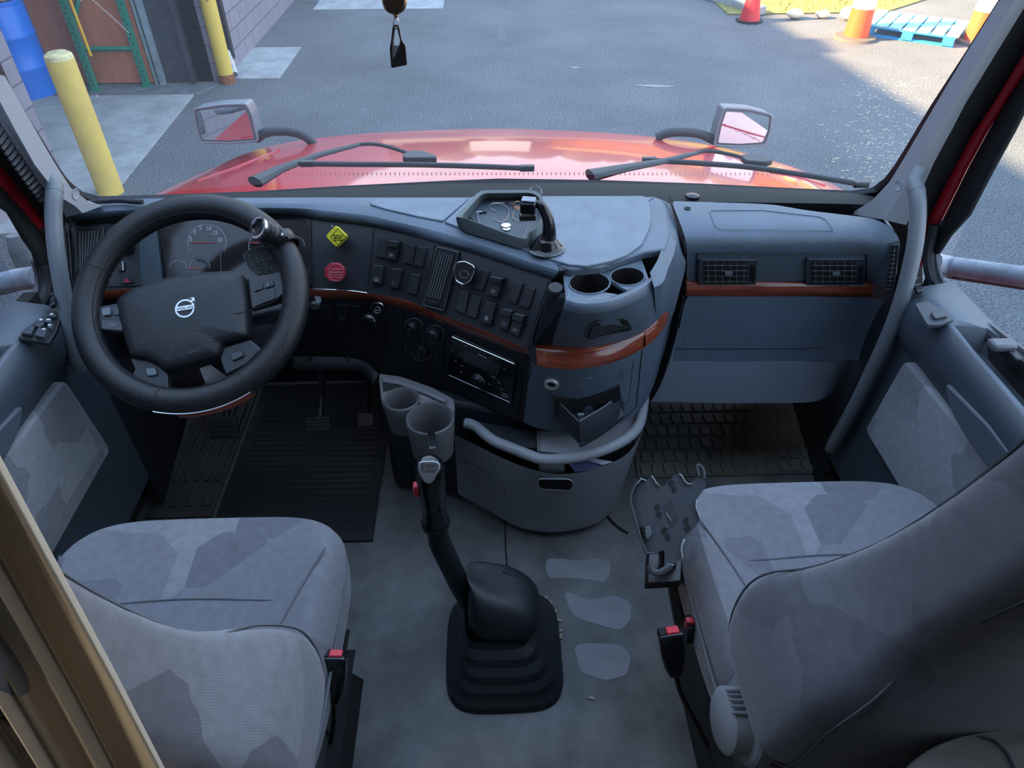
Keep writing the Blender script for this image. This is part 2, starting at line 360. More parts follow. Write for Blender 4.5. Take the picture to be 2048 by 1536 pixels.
obj('door_panel', MB().box((-3.62, 8.965, GZ+1.5), (.36, .03, 3.0)), mat('dark_steel', (.030, .036, .050), .5, var=.3, vscale=9), t)
obj('guide_rail', MB().box((-3.815, 8.90, GZ+1.5), (.06, .06, 3.0)), mat('pale_steel', (.20, .26, .30), .6, var=.3, vscale=6), t)
obj('guide_rail', MB().box((-3.89, 8.91, GZ+1.5), (.035, .04, 3.0)), MATS['pale_steel'], t)
obj('guide_rail', MB().box((-3.455, 8.90, GZ+1.5), (.045, .06, 3.0)), MATS['dark_steel'], t)
# green pallet rack
t = thing('pallet_rack_frame', (-4.3, 8.85, GZ), label='green steel pallet rack frame standing against the brown board', category='rack')
GRN = mat('rack_green', (.012, .20, .135), .5, var=.15, vscale=6)
def perf_post(x, y, lean=0):
    mb = MB().box((x, y, GZ+1.5), (.065, .06, 3.0))
    h = MB()
    for k in range(58): h.box((x+.012*(-1)**k, y-.031, GZ+.08+k*.05), (.012, .003, .022))
    o = obj('upright', mb, GRN, t, extra=(h, mat('slot_dark', (.004, .03, .022), .8)))
    obj('foot_plate', MB().box((x, y, GZ+.008), (.12, .12, .012)), GRN, o)
perf_post(-4.60, 8.84); perf_post(-3.99, 8.84); perf_post(-4.53, 8.70)
obj('brace', MB().tube([(-4.60, 8.83, GZ+.42), (-3.99, 8.83, GZ+.42)], .028, 4), GRN, t, ang=0)
obj('brace', MB().tube([(-4.60, 8.82, GZ+.62), (-3.99, 8.82, GZ+1.72)], .026, 4), GRN, t, ang=0)
obj('brace', MB().tube([(-3.99, 8.82, GZ+1.72), (-4.60, 8.82, GZ+2.8)], .026, 4), GRN, t, ang=0)
obj('yellow_strut', MB().tube([PY(182, 112, 8.62), PY(140, 0, 8.62), PY(100, -110, 8.62)], .016, 6), mat('strut_yellow', (.75, .42, .02), .5), category='pole', label='thin yellow rod leaning inside the left post of the green rack')
obj('pull_cord', MB().tube([PY(258, 66, 8.70), PY(225, 35, 8.70), PY(185, 0, 8.70), PY(120, -60, 8.7)], .006, 6), mat('cord_grey', (.40, .38, .35), .8), category='cord', label='pale cord slanting across the green rack')
# blue drum and box
t = thing('plastic_drum', (-5.22, 8.60, GZ), label='blue plastic drum standing half hidden behind the block wall corner', category='barrel')
BLUE = mat('blue_plastic', (.0, .16, .70), .4, var=.06, vscale=4)
obj('drum_body', MB().lathe([(0, 0), (.27, 0), (.285, .03), (.285, .30), (.292, .31), (.292, .33), (.285, .34), (.285, .62), (.292, .63), (.292, .65), (.285, .66), (.285, .93), (.27, .955), (0, .955)], (-5.22, 8.60, GZ), n=40), BLUE, t)
obj('drum_rim', MB().lathe([(.255, .95), (.285, .95), (.285, .985), (.255, .985), (.255, .95)], (-5.22, 8.60, GZ), n=40), BLUE, t)
t = thing('cardboard_box', (-5.24, 8.60, GZ+.985), label='brown cardboard carton sitting on top of the blue drum', category='box')
CARD = mat('cardboard', (.42, .28, .17), .85, var=.1)
obj('box_body', MB().box((-5.24, 8.58, GZ+1.13), (.40, .32, .28), Matrix.Rotation(R(15), 3, 'Z')), CARD, t)
obj('flap', MB().box((-5.14, 8.43, GZ+1.285), (.36, .15, .008), Matrix.Rotation(R(15), 3, 'Z') @ Matrix.Rotation(R(25), 3, 'X')), CARD, t)
# bollards
POLEY = mat('bollard_yellow', (.62, .45, .10), .55, var=.10, vscale=6, bump=.2, bscale=30)
t = thing('bollard', (-3.28, 5.94, GZ), label='short fat yellow bollard with a flat domed top in front of the concrete apron', category='bollard')
obj('post', MB().lathe([(.105, 0), (.105, 1.09), (.10, 1.12)], (-3.28, 5.94, GZ), n=32), POLEY, t)
obj('cap', MB().lathe([(.105, 1.085), (.10, 1.13), (.07, 1.15), (0, 1.155)], (-3.28, 5.94, GZ), n=32), mat('bollard_cap', (.62, .55, .30), .7, var=.3, vscale=20), t, label='dirty pale domed top')
t = thing('pipe_bollard', (-3.08, 8.96, GZ), label='tall yellow pipe post with black scrapes and a rusty foot at the building corner', category='bollard')
obj('post', MB().lathe([(.088, 0), (.088, 2.9), (0, 2.93)], (-3.08, 8.96, GZ), n=28), mat('pole_yellow', (.66, .47, .08), .5, col2=(.10, .07, .05), vscale=9, stretch=(1, 1, .6), thresh=(.60, .66)), t)
obj('rusty_foot', MB().lathe([(.096, 0), (.094, .05), (.089, .10)], (-3.08, 8.96, GZ), n=28), mat('rust', (.20, .07, .03), .9, var=.4, vscale=25), t)
t = thing('drain_pipe', (-3.02, 9.24, GZ), label='black square drain pipe on the wall corner behind the yellow pipe post', category='pipe')
obj('pipe', MB().box((-3.06, 9.20, GZ+1.65), (.10, .09, 2.9)), BLKM, t); obj('outlet', MB().tube([(-3.06, 9.19, GZ+.30), (-3.05, 9.14, GZ+.14), (-3.0, 9.02, GZ+.07)], .045, 8), STEEL, t)
t = thing('hydrant_pipe', (-2.75, 13.0, GZ), label='small blue-grey valve pipe at the far end of the block wall', category='pipe')
obj('valve_pipe', MB().tube([(-3.1, 13.25, GZ+.30), (-2.9, 13.15, GZ+.18), (-2.7, 13.02, GZ+.08)], .05, 10), mat('valve_blue', (.10, .16, .25), .5), t)
obj('valve_wheel', MB().lathe([(.02, 0), (.08, 0), (.08, .03), (.02, .03)], (-2.9, 13.15, GZ+.24), (.5, -.5, 1)), MATS['valve_blue'], t)
# cones
ORANGE = mat('cone_orange', (.80, .10, .02), .5); REDC = mat('cone_red', (.62, .02, .03), .5)
t = thing('traffic_cone', (4.01, 11.60, GZ), label='plain faded red traffic cone by the end of the curb in the shade', category='cone')
obj('cone_body', MB().lathe([(.15, .03), (.03, .72), (.0, .72)], (4.01, 11.60, GZ)), REDC, t)
obj('cone_base', MB().prism([(4.01+.2*math.cos(a), 11.6+.2*math.sin(a), GZ) for a in [R(45*k+22) for k in range(8)]], (0, 0, .03)), BLKM, t)
def barrel(x, y, lab):
    t = thing('traffic_barrel', (x, y, GZ), label=lab, category='traffic barrel', group='orange and white traffic barrels in the sun')
    obj('barrel_body', MB().lathe([(.165, .04), (.15, .40)], (x, y, GZ)), ORANGE, t)
    obj('reflective_band', MB().lathe([(.152, .40), (.14, .62)], (x, y, GZ)), mat('band_white', (.9, .9, .88), .4), t)
    obj('reflective_band', MB().lathe([(.14, .62), (.13, .75)], (x, y, GZ)), mat('band_yellow', (.85, .65, .02), .5), t, label='yellow-orange upper band')
    obj('barrel_top', MB().lathe([(.13, .75), (.12, .95), (0, .96)], (x, y, GZ)), ORANGE, t)
    obj('rubber_base', MB().lathe([(0, 0), (.29, 0), (.27, .04), (.16, .045)], (x, y, GZ)), mat('base_rubber', (.10, .085, .075), .9), t)
barrel(5.21, 10.58, 'orange and white traffic barrel standing left of the blue pallet')
barrel(6.80, 10.35, 'traffic barrel cut off by the windshield pillar right of the blue pallet')
# blue pallet
pc = Vector((6.15, 10.83, GZ)); pt = thing('pallet', pc, label='pale blue wooden pallet lying in the sun near the traffic barrel', category='pallet')
PB = mat('pallet_blue', (.02, .30, .62), .6, var=.15, vscale=6); PBT = mat('pallet_top', (.26, .55, .62), .7, var=.25, vscale=4)
Mz = Matrix.Rotation(R(-36), 3, 'Z')
for i in range(3):
    for j in range(3): obj('block', MB().box(pc+Mz @ Vector(((i-1)*.52, (j-1)*.43, .065)), (.14, .14, .09), Mz), PB, pt)
for j in range(3): obj('stringer_board', MB().box(pc+Mz @ Vector((0, (j-1)*.43, .12)), (1.2, .12, .02), Mz), PB, pt)
for j in range(3): obj('bottom_board', MB().box(pc+Mz @ Vector((0, (j-1)*.43, .01)), (1.2, .10, .02), Mz), PB, pt)
for i in range(7): obj('deck_board', MB().box(pc+Mz @ Vector(((i-3)*.183, 0, .141)), (.155, 1.0, .022), Mz), PBT, pt)
# far sunlit trailers that the hood mirrors
t = thing('shipping_container', (9, 27, GZ), label='orange container standing in the sun far across the yard', category='container')
obj('container_body', MB().box((8.2, 27, GZ+1.45), (11, 2.6, 2.6)), mat('container_orange', (.75, .20, .05), .6, bump=.5, bscale=6, btype='wave'), t)
obj('container_rail', MB().box((8.2, 25.66, GZ+2.4), (11, .1, .5)), mat('container_yellow', (.8, .55, .15), .6), t)
t = thing('trailer', (.5, 30, GZ), label='white box trailer far across the yard', category='trailer')
obj('trailer_box', MB().box((.55, 30, GZ+2.3), (2.6, 9, 2.7)), mat('trailer_white', (.85, .85, .8), .5), t)
obj('wheel', MB().lathe([(0, -.15), (.5, -.15), (.5, .15), (0, .15)], (1.55, 26.2, GZ+.5), (0, 1, 0)), RUB, t); obj('wheel', MB().lathe([(0, -.15), (.5, -.15), (.5, .15), (0, .15)], (-.45, 26.2, GZ+.5), (0, 1, 0)), RUB, t)
tr_ = MB()  # trees out of view, added so the hood reflects less bright sky
for k in range(26):
    x = -30+k*2.8+random.uniform(-.6, .6); h = random.uniform(5.5, 9); r = random.uniform(2.2, 3)
    tr_.lathe([(r*.5, .2), (r, h*.35), (r*.9, h*.6), (r*.5, h*.9), (0, h)], (x, 44+random.uniform(-2, 2), GZ), n=9)
obj('unseen_tree_line', tr_, mat('foliage_dark', (.025, .05, .02), .9, var=.5, vscale=2), kind='stuff', label='unseen row of dark green trees far beyond the yard, added for the hood to reflect', category='trees')
# pale scrapes / straw on the asphalt
for i, (u, v, l, a, w) in enumerate([(1310, 172, .55, -.15, .05), (1150, 135, .18, -.3, .035)]):
    c = PZ(u, v, GZ+.002); dx = Vector((math.cos(a), math.sin(a), 0)); dy = Vector((-dx.y, dx.x, 0))
    obj('paint_mark', MB().prism([c-dx*l/2, c-dy*w, c+dx*l/2, c+dy*w], (0, 0, .002)), mat('pale_paint', (.24, .26, .26), .9, var=.3, vscale=20), category='paint mark', label=['longer pale scuff mark on the asphalt left of the right hood mirror', 'tiny pale scuff mark on the asphalt right of the key tag'][i])
lf = MB()
for k in range(300):
    u = random.gauss(1765, 60); v = random.uniform(150, 375)
    if u < 1640 or u > 1860-(v-200)*.55+20: continue
    c = PZ(u, v, GZ+.006); a = random.uniform(-.5, 1.0); l = random.uniform(.006, .028); w = .0028
    dx = Vector((math.cos(a)*l, math.sin(a)*l, 0)); dy = Vector((-math.sin(a)*w, math.cos(a)*w, .003)); lf.add([c-dx-dy, c+dx-dy, c+dx+dy, c-dx+dy], [(0, 1, 2, 3)])
obj('leaf_litter', lf, mat('straw', (.36, .34, .27), .8), ang=0, kind='stuff', label='pale straw and leaf bits scattered on the asphalt right of the hood', category='leaf litter')
# ================================================================== TRUCK SHELL
def quad_ribbon(rows): return MB().loft(rows)
# windshield: curved pane leaning back
GB = [(137, 350), (150, 364), (170, 379), (200, 388), (300, 386), (500, 379), (700, 367), (900, 357), (1000, 353), (1200, 356), (1400, 363), (1600, 373), (1700, 377), (1740, 371), (1764, 353), (1783, 328)]
glb = [PZ(u, v, .80) for u, v in GB]
def wpt(x, z):    # windshield surface
    return Vector((x, 1.735-.115*min(1.3, abs(x))**2 - (z-.80)*.62, z))
wm = MB().loft([[wpt(-1.05+2.1*i/20, .79+1.46*j/8) for i in range(21)] for j in range(9)])
def mat_glass():
    m = bpy.data.materials.new('windshield_glass'); m.use_nodes = True; N = m.node_tree.nodes; L = m.node_tree.links; N.clear()
    o = N.new('ShaderNodeOutputMaterial'); tr = N.new('ShaderNodeBsdfTransparent'); tr.inputs[0].default_value = (.93, .96, .97, 1)
    gl = N.new('ShaderNodeBsdfGlossy'); gl.inputs['Roughness'].default_value = .02
    df = N.new('ShaderNodeBsdfTranslucent'); df.inputs[0].default_value = (.8, .85, .9, 1); d2 = N.new('ShaderNodeBsdfDiffuse'); d2.inputs[0].default_value = (.8, .85, .9, 1)
    ad = N.new('ShaderNodeMixShader'); L.new(df.outputs[0], ad.inputs[1]); L.new(d2.outputs[0], ad.inputs[2])
    m1 = N.new('ShaderNodeMixShader'); m1.inputs[0].default_value = .025; L.new(tr.outputs[0], m1.inputs[1]); L.new(gl.outputs[0], m1.inputs[2])
    tc = N.new('ShaderNodeTexCoord'); nz = N.new('ShaderNodeTexNoise'); nz.inputs['Scale'].default_value = 170; nz.inputs['Detail'].default_value = 1; L.new(tc.outputs['Object'], nz.inputs['Vector'])
    rp = N.new('ShaderNodeValToRGB'); rp.color_ramp.elements[0].position = .77; rp.color_ramp.elements[0].color = (.06, .06, .06, 1); rp.color_ramp.elements[1].position = .84; rp.color_ramp.elements[1].color = (.7, .7, .7, 1); L.new(nz.outputs[0], rp.inputs[0])
    m2 = N.new('ShaderNodeMixShader'); L.new(rp.outputs[0], m2.inputs[0]); L.new(m1.outputs[0], m2.inputs[1]); L.new(ad.outputs[0], m2.inputs[2]); L.new(m2.outputs[0], o.inputs[0]); return m
GLASS = mat_glass()
obj('window_1', wm, GLASS, kind='structure', label='dusty windshield seen from inside')
# black band at the foot of the glass, and the recessed cowl shelf
def WG(u, v):   # point on the windshield surface for a pixel
    d = ray(u, v); lo, hi = .5, 3.0
    f = lambda s: (CAM+d/FPX*s)
    for _ in range(40):
        mid = (lo+hi)/2; p = f(mid)
        if p.y < wpt(p.x, p.z).y: lo = mid
        else: hi = mid
    return f((lo+hi)/2)
LB = [(0, 104), (31, 175), (62, 229), (94, 281), (120, 325)] + GB + [(1803, 296), (1830, 250), (1857, 205), (1920, 107), (1987, 0), (2010, -36)]
LI = [(0, 135), (31, 190), (55, 232), (90, 293), (112, 330), (128, 356), (141, 372), (160, 391), (195, 404), (300, 400), (500, 393), (700, 383), (900, 374), (1000, 371), (1200, 372), (1400, 378), (1600, 389), (1700, 393), (1748, 386), (1778, 361), (1795, 336), (1817, 303), (1843, 257), (1870, 211), (1932, 107), (1999, 0), (2021, -36)]
fr_o = [WG(u, v)+Vector((0, -.012, 0)) for u, v in LB]; fr_i = [WG(u, v)+Vector((0, -.018, .0)) for u, v in LI]
mid = [(a+b)/2+Vector((0, -.014, .006)) for a, b in zip(fr_o, fr_i)]
obj('trim_1', MB().loft([fr_o, mid, fr_i]), RUB, kind='structure', solid=.006, label='black rubber edge band around the bottom of the windshield')
ub = [112, 141, 160, 195, 300, 500, 700, 900, 1000, 1200, 1400, 1600, 1700, 1748, 1795]
s0 = [WG(u, v)+Vector((0, .0, -.004)) for u, v in LI[4:22]]
s1 = [Vector((p.x*1.0, p.y-.05, .775)) for p in s0]
s2 = [Vector((p.x, 1.610-.05*abs(p.x)**2, .775)) for p in s0]
s3 = [Vector((p.x, 1.625-.05*abs(p.x)**2, .70)) for p in s0]
obj('trim_2', MB().loft([s0, s1, s2, s3]), BLKM, kind='structure', solid=.004, label='black cowl shelf between the dashboard and the windshield')
# pillars (each strip lofted across)
def strip(name, stations, m, **k):
    """stations: list of rows of 3-D points"""
    return obj(name, MB().loft(stations), m, **k)
def pillar(side):
    s = side
    if s > 0:
        inner = [(2030, -50), (1999, 0), (1932, 107), (1870, 211), (1843, 257), (1803, 325), (1778, 365), (1745, 400), (1700, 428)]
        midp = [(2065, -50), (2030, 0), (1966, 107), (1905, 211), (1878, 257), (1836, 325), (1815, 365), (1795, 400), (1770, 440)]
        outer = [(2088, -50), (2058, 0), (1992, 107), (1932, 205), (1905, 257), (1868, 325), (1850, 365), (1836, 402), (1812, 450)]
        dark = [(2115, -50), (2088, 0), (2030, 100), (1968, 205), (1936, 262), (1905, 330), (1880, 372), (1856, 420), (1826, 500)]
        red0 = [(2140, -50), (2112, 0), (2046, 110), (1985, 210), (1950, 262), (1912, 335), (1886, 385), (1862, 430), (1830, 515)]
        red1 = [(2180, -60), (2140, 0), (2070, 115), (2008, 210), (1975, 265), (1937, 335), (1905, 400), (1880, 450), (1845, 530)]
        blk1 = [(2240, -60), (2200, 0), (2108, 115), (2050, 203), (2022, 260), (1976, 345), (1932, 430), (1895, 470), (1872, 505)]
    else:
        inner = [(-40, 62), (0, 135), (31, 190), (55, 232), (90, 293), (112, 330), (141, 375), (178, 404), (205, 412)]
        midp = [(-60, 98), (-20, 165), (10, 222), (35, 268), (70, 330), (95, 362), (122, 395), (150, 412), (165, 426)]
        outer = [(-70, 125), (-35, 190), (0, 245), (22, 280), (58, 335), (80, 366), (103, 392), (125, 420), (132, 434)]
        dark = [(-85, 150), (-50, 215), (-18, 270), (5, 310), (38, 360), (60, 385), (82, 420), (105, 450), (118, 500)]
        red0 = [(-95, 160), (-62, 225), (-25, 290), (0, 330), (35, 372), (60, 405), (80, 430), (98, 455), (110, 540)]
        red1 = [(-130, 180), (-95, 250), (-52, 320), (-25, 356), (10, 395), (35, 420), (62, 452), (85, 480), (104, 555)]
        blk1 = [(-170, 210), (-130, 290), (-95, 350), (-60, 385), (-18, 405), (12, 425), (44, 480), (62, 505), (74, 545)]
    n = len(inner)
    P = lambda L, x: [PX(u, v, s*x) for u, v in L]
    a, b, c = P(inner, .895), P(midp, .900), P(outer, .935)
    side_n = 'right' if s > 0 else 'left'
    strip('trim_%d' % (3 if s > 0 else 4), [[p+Vector((s*.03, .02, 0)) for p in a], a, b, c], PILL, kind='structure', label='light grey pillar cover on the %s' % side_n)
    o = bpy.data.objects['trim_%d' % (3 if s > 0 else 4)]
    cpx = (1797, 371) if s > 0 else (151, 388); cp, nn = Surf(MB().loft([a, b, c])).hit(*cpx)
    obj('screw_cap', MB().lathe([(.011, .0), (.0125, .001), (.0115, .0015), (.0105, .0008), (0, .001)], cp, nn), PILL, o)
    strip('trim_%d' % (5 if s > 0 else 6), [[p+Vector((0, .003, 0)) for p in c], P(dark, .980), P(red0, 1.0)], BLKM, kind='structure', label='black door seal on the %s pillar' % side_n)
    obj('wall_outer_%s' % side_n, MB().loft([P(red0, 1.0), P(red1, 1.015)]), REDIN, kind='structure', solid=.01, label='red painted door frame on the %s' % side_n)
    obj('trim_%d' % (7 if s > 0 else 8), MB().loft([P(red1, 1.012), P(blk1, 1.0)]), BLKM, kind='structure', solid=.01, label='black side window frame on the %s' % side_n)
    if s < 0:
        rows = []
        vm = MB()
        q0 = [(-5, 240), (20, 280), (48, 322), (75, 362), (97, 392)]; q1 = [(-20, 262), (4, 300), (32, 342), (58, 378), (80, 404)]
        A_ = catmull(P(q0, .925), 30); B_ = catmull(P(q1, .930), 30)
        for i in range(29):
            if i % 2: continue
            vm.prism([A_[i], A_[i+1], B_[i+1], B_[i]], (s*-.004, 0, 0))
        obj('vent_slats', vm, mat('slat_grey', (.10, .105, .12), .6), o, ang=0)
pillar(1); pillar(-1)
# ------------------------------------------------------------------ doors (one builder, mirrored)
def door(s):
    nm = 'door_1' if s < 0 else 'door_2'; sd_ = 'left' if s < 0 else 'right'
    t = thing(nm, (s*.97, .8, .2), kind='structure', label='%s cab door with fabric panel and dark armrest' % sd_)
    Q = lambda x, y, z: Vector((s*x, y, z))
    # shelf below the window
    yf = 1.335
    inn = [(.925, 1.30, .70), (.918, 1.18, .722), (.915, 1.08, .724), (.912, .95, .724), (.908, .80, .722), (.905, .55, .720), (.905, .15, .72)]
    inn = catmull([Q(*p) for p in inn], 24); out = [Q(1.015, p.y, .722) for p in inn]
    m1 = [a.lerp(b, .25)+Vector((0, 0, .004)) for a, b in zip(inn, out)]
    obj('window_shelf', MB().loft([out, m1, inn]), SHELF, t, solid=.004)
    roll = [inn, [p+Vector((-s*.012, 0, -.012)) for p in inn], [p+Vector((-s*.018, 0, -.035)) for p in inn], [p+Vector((-s*.016, 0, -.085)) for p in inn], [p+Vector((s*.006, 0, -.13)) for p in inn]]
    obj('armrest', MB().loft(roll), DOORP, t)
    # inner panel
    a = [Q(.93, 1.31, .60), Q(.93, 1.31, .12)]; 
    pan = MB().loft([[Q(.925, 1.33-.005*i, .62-.05*i) if False else Q(.93, 1.34, .62-.055*i) for i in range(10)], [Q(.93, .8, .62-.055*i) for i in range(10)], [Q(.93, .1, .62-.055*i) for i in range(10)]])
    obj('door_panel', pan, DOORP, t)
    fp = rnd([(1.195, .590), (1.222, .350), (.30, .350), (.30, .600), (1.0, .598)], .02)
    obj('fabric_panel', MB().prism([Q(.905, y, z) for y, z in fp], (s*.03, 0, 0)), DOORF, t, bevel=.006)
    gp = rnd([(1.045, .655), (1.0, .625), (.93, .612), (.70, .612), (.70, .668), (.90, .672)], .02)
    obj('pull_pocket', MB().prism([Q(.889, y, z) for y, z in gp], (s*.03, 0, 0)), mat('pocket_plastic', (.075, .09, .115), .5), t, bevel=.008)
    # recess and door pull
    rc = rnd([(.928, 1.125, 0), (1.0, 1.115, 0), (1.0, .88, 0), (.922, .88, 0)], .015) if False else None
    r0 = [(.930, 1.130), (.988, 1.118), (.994, 1.08), (.994, .86), (.925, .86), (.925, 1.05)]
    wshelf = [o for o in t.children if o.name.startswith('window_shelf')][0]
    cut_local(wshelf, MB().prism([Q(x, y, .69) for x, y in r0], (0, 0, .06)))
    top_ = [Q(x, y, .7265) for x, y in r0]; bc0 = sum(top_, Vector())/len(top_)
    obj('handle_recess', MB().loft([top_, [p.lerp(bc0, .10)+Vector((0, 0, -.012)) for p in top_], [p.lerp(bc0, .22)+Vector((0, 0, -.045)) for p in top_], [p.lerp(bc0, .95)+Vector((0, 0, -.048)) for p in top_]], True), mat('recess_plastic', (.06, .072, .09), .55), t)
    ho = obj('door_handle', MB().box(Q(.955, 1.03, .752), (.045, .028, .016)), mat('handle_plastic', (.10, .11, .13), .35), t, bevel=.005)
    obj('handle_lever', MB().box(Q(.967, 1.015, .738), (.014, .05, .024)), BLK, ho, bevel=.003)
    obj('lock_pin', MB().box(Q(.992, .92, .730), (.008, .10, .006)), BLKM, t)
    # window seal
    if s > 0: sl = [(1871, 450), (1858, 505), (1861, 545), (1874, 580), (1898, 608), (1935, 640), (2048, 728), (2200, 850)]
    else: sl = [(60, 520), (82, 530), (90, 562), (88, 590), (72, 618), (45, 650), (0, 692), (-80, 760)]
    if s < 0: sl = sl[1:]
    p = catmull([PX(u, v, s*.995) for u, v in sl], 40)
    obj('window_seal', MB().tube(p, .013, 8), RUB, t)
    p2 = [q+Vector((s*.012, 0, .012)) for q in p]; obj('window_seal_lip', MB().tube(p2, .006, 6), mat('seal_sheen', (.05, .055, .065), .35), t)
    # slim air outlet at the front of the shelf
    if s > 0: c1 = [(1820, 554), (1832, 550), (1845, 585), (1834, 588)]
    else: c1 = [(104, 585), (113, 582), (111, 612), (101, 616)]
    S_ = Plane(Q(.93, 1.3, .735), (0, -.35, 1)); v_ = obj('air_outlet', slab(rnd(c1, 3), S_, .003), BLKM, t)
    fm = MB()
    for k in range(3):
        f = (k+.7)/3; A_ = Vector(c1[0]).lerp(Vector(c1[3]), f); B_ = Vector(c1[1]).lerp(Vector(c1[2]), f); line([tuple(A_), tuple(B_)], S_, .0012, .004, fm)
    obj('slats', fm, DASH, v_)
    # switches
    S2 = Plane(Q(.95, 1.1, .728), (0, 0, 1))
    if s > 0:
        o = obj('switch_plate', slab(rnd([(1829, 610), (1851, 604), (1880, 620), (1908, 641), (1880, 652), (1854, 653)], 4), S2, .004), mat('switch_plate', (.06, .07, .085), .5), t, bevel=.001)
        obj('window_switch', slab(rnd([(1858, 632), (1880, 628), (1893, 640), (1866, 645)], 3), S2, .011, .003), mat('switch_key', (.04, .048, .06), .4), o, bevel=.0015)
    else:
        o = obj('switch_plate', slab(rnd([(36, 679), (62, 654), (89, 635), (122, 639), (115, 664), (99, 690)], 4), S2, .004), BLK, t, bevel=.001)
        for q in [[(46, 676), (60, 662), (75, 661), (66, 678)], [(73, 680), (82, 664), (99, 668), (92, 684)], [(72, 660), (82, 650), (94, 655), (84, 664)], [(88, 652), (94, 644), (109, 646), (104, 656)], [(97, 642), (104, 636), (118, 638), (114, 643)], [(100, 664), (104, 655), (112, 657), (107, 668)]]:
            b_ = obj('window_switch', slab(rnd(q, 2), S2, .012, .003), mat('switch_key', (.04, .048, .06), .4), o, bevel=.0015)
        for (u, v) in [(87, 649), (102, 649), (104, 660), (93, 668), (108, 638)]:
            obj('switch_symbol', slab([(u-3, v-1), (u+3, v-1.5), (u+3, v+1.5), (u-3, v+2)], S2, .0127, .011), WHITE, o, ang=0)
    # side glass
    obj('window_%d' % (2 if s < 0 else 3), MB().prism([Q(1.03, 1.36, .70), Q(1.03, 1.36, 1.25), Q(1.03, 1.05, 1.62), Q(1.03, .05, 1.62), Q(1.03, .05, .70)], (s*.005, 0, 0)), SIDEGL, kind='structure', label='%s side window' % sd_)
    # door edge / kick panel in the footwell
    obj('trim_%d' % (9 if s < 0 else 10), MB().loft([[Q(.93, 1.34, .70), Q(.93, 1.34, .0)], [Q(.985, 1.60, .68), Q(.985, 1.75, .0)], [Q(.98, 1.88, .40), Q(.98, 1.9, 0)]]), DASHF, kind='structure', label='dark kick panel beside the %s footwell' % sd_)
    obj('wall_pillar_foot_%s' % sd_, MB().prism([Q(1.0, y, z) for y, z in [(1.385, .66), (1.49, .79), (1.60, .77), (1.64, .55), (1.66, 0), (1.38, 0)]], (s*.012, 0, 0)), BLKM, kind='structure', label='dark lower pillar wall beside the %s end of the dashboard' % sd_)
    obj('wall_door_%s' % sd_, MB().box(Q(1.0, .55, .36), (.03, 1.6, .70)), BLKM, kind='structure', label='outer skin of the %s door' % sd_)
m = bpy.data.materials.new('side_glass'); m.use_nodes = True; N = m.node_tree.nodes; L = m.node_tree.links; N.clear(); o_ = N.new('ShaderNodeOutputMaterial'); a_ = N.new('ShaderNodeBsdfTransparent'); a_.inputs[0].default_value = (.9, .94, .96, 1)
b_ = N.new('ShaderNodeBsdfGlossy'); b_.inputs['Roughness'].default_value = .02; c_ = N.new('ShaderNodeMixShader'); c_.inputs[0].default_value = .05; L.new(a_.outputs[0], c_.inputs[1]); L.new(b_.outputs[0], c_.inputs[2]); L.new(c_.outputs[0], o_.inputs[0]); SIDEGL = m
door(-1); door(1)
# grab handles
for s, pix, lab in [(1, [(1828, 362), (1834, 385), (1836, 430), (1830, 490), (1818, 545), (1800, 610), (1778, 668), (1745, 740), (1700, 830), (1660, 900)], 'tall grey grab handle between the passenger side dashboard end and the right door'),
                    (-1, [(110, 372), (108, 395), (107, 430), (111, 490), (119, 545), (129, 600), (140, 660), (160, 740)], 'grey grab handle left of the steering wheel')]:
    t = thing('grab_handle', (s*.93, 1.45, .1), label=lab, category='handle', group='pillar grab handles')
    pth = catmull([PX(u, v, s*(.900 if i > 1 else .897)) for i, (u, v) in enumerate(pix)], 30)
    obj('grip', MB().tube(pth, [.012]+[.0165]*28+[.013], 14), mat('handle_grey', (.17, .19, .215), .42), t)
    obj('foot_socket', MB().tube([pth[0]+Vector((s*.015, .015, .02)), pth[0], pth[1]], [.014, .0165, .0172], 12), MATS['handle_grey'], t)
# cab body behind, roof and floor
obj('floor', MB().box((0, .55, -.02), (2.1, 3.1, .04)), mat('floor_vinyl', (.062, .062, .060), .62, col2=(.165, .170, .172), vscale=5, thresh=(.36, .70), bump=.25, bscale=180), kind='structure', label='worn grey vinyl cab floor')
obj('wall_firewall', MB().box((0, 1.90, .24), (1.7, .03, .50)), BLKM, kind='structure', label='dark firewall behind the pedals')
for s, n_ in ((-1, 'cab_left'), (1, 'cab_right')):
    obj('wall_'+n_, MB().box((s*1.04, -.85, 1.15), (.04, 1.8, 2.3)), HEAD, kind='structure', label='%s side wall of the sleeper' % ('left' if s < 0 else 'right'))
    obj('wall_top_'+n_, MB().box((s*1.04, .45, 1.97), (.04, .8, .66)), HEAD, kind='structure', label='%s wall above the side window' % ('left' if s < 0 else 'right'))
obj('ceiling', MB().box((0, -.33, 2.28), (2.1, 1.76, .04)), HEAD, kind='structure', label='light headliner over the cab')
obj('wall_cab_back', MB().box((0, -1.2, 1.15), (2.1, .04, 2.3)), HEAD, kind='structure', label='rear wall of the sleeper')
